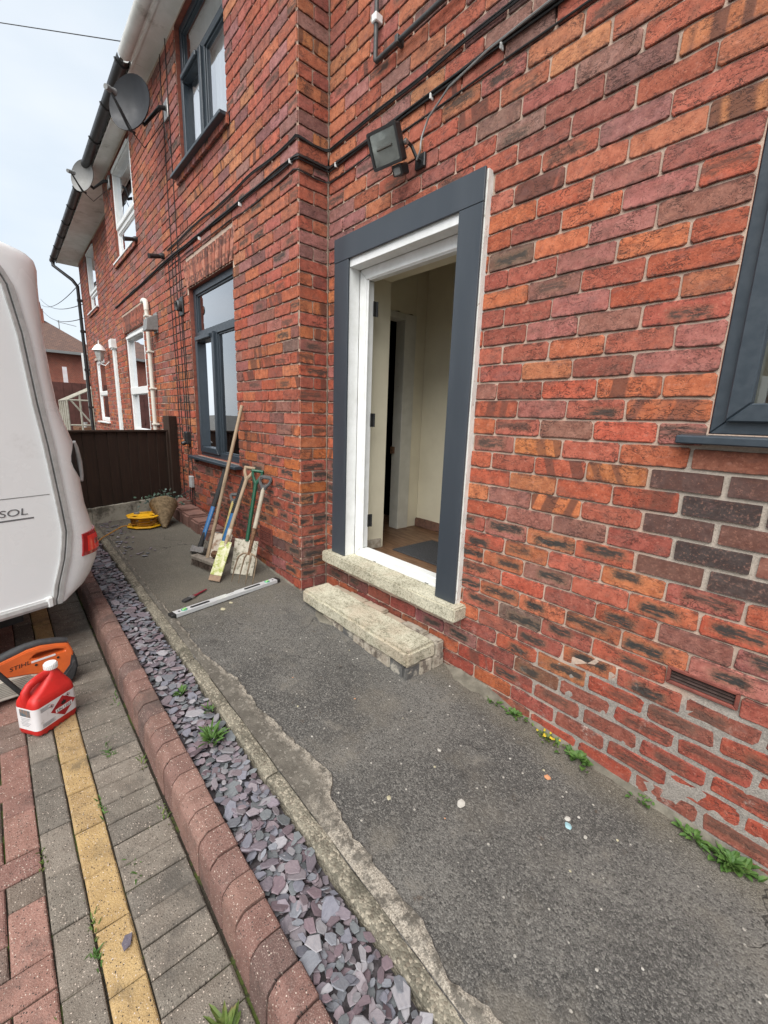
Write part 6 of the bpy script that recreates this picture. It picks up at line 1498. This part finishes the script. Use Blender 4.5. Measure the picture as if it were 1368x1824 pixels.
t_ = thing('sign_board', 'tall white and dark sign partly hidden by the black downpipe', 'sign', (-21, 1.0, 0))
MB().box(-21, -20.96, .80, .96, 2.6, 3.6).build('panel', WHITE, t_); MB().box(-21.01, -20.97, .97, 1.2, 2.75, 3.55).build('dark_panel', DG, t_); MB().tube([(-21.04, .9, 0), (-21.04, .9, 3.4)], .04, 6).build('post', GREYP, t_)
# overhead wires
def wire(lb, a, b, r, sag=.0): cable(lb, wavy(a, b, 0, 24, sag=sag), r, CABLE, None, 'overhead_wire', 'wire')
wire('telephone wire running from the left sky to the eaves', (-14.35, -5.64, 8.0), (-5.53, -.45, 4.98), .0042, .0)
for i, (a, b) in enumerate((((-36, .85, 7.75), (-13.4, .04, 4.5)), ((-36, .83, 8.1), (-13.4, .0, 3.97)), ((-36, .85, 7.45), (-13.4, -.01, 3.65)))):
    wire(['uppermost thin wire in the gap left of the downpipe', 'middle thin wire in the gap left of the downpipe', 'lowest thin wire in the gap left of the downpipe'][i], a, b, .010, .3)

# houses across the road: seen only as reflections in the glass
for i, (hx, hy) in enumerate(((-19, -24), (-31, -25), (-7, -25))):
    oh = thing('brick_house', ['opposite house reflected in the wing window, nearer gable', 'opposite house reflected in the wing window, further gable', 'opposite house behind the camera, seen only in reflections'][i], 'house', (hx, hy, -.5))
    FB2 = pm('opposite_brick', (.22, .075, .055), (.16, .06, .045), 2, .9, world=True)
    MB().box(hx - 4.5, hx + 4.5, hy - 7, hy, -1, 5.0).build('wall', FB2, oh)
    m = MB(); m.add([(hx - 5, hy + .4, 4.9), (hx + 5, hy + .4, 4.9), (hx + 5, hy - 7.4, 4.9), (hx - 5, hy - 7.4, 4.9), (hx - 3, hy - 3.5, 8), (hx + 3, hy - 3.5, 8)], [(0, 1, 5, 4), (1, 2, 5), (2, 3, 4, 5), (3, 0, 4), (3, 2, 1, 0)]); m.build('roof', ROOFM, oh)
    for wx in (-2.6, 1.2):
        for wz in (.7, 3.2):
            W_ = MB().box(hx + wx, hx + wx + 1.5, hy, hy + .06, wz, wz + 1.3).build('window', WHITE, oh); MB().box(hx + wx + .1, hx + wx + 1.4, hy + .05, hy + .08, wz + .1, wz + 1.2).build('pane', pm('far_pane2', (.06, .07, .08), None, 3, .1), W_)
m = MB()
for k in range(2600):
    c = Vector((R.uniform(-32, -6), -15 + R.uniform(-.5, .5), R.uniform(-.6, 1.0))); leaf(m, c, (R.gauss(0, 1), R.gauss(0, 1), R.gauss(0, 1)), (0, 0, 1), .3, .2)
tag(m.build('hedge', pm('hedge_leaf', (.045, .08, .025), (.03, .055, .018), 3, .7, world=True)), 'clipped green hedge across the road, seen in the window reflections', 'hedge')
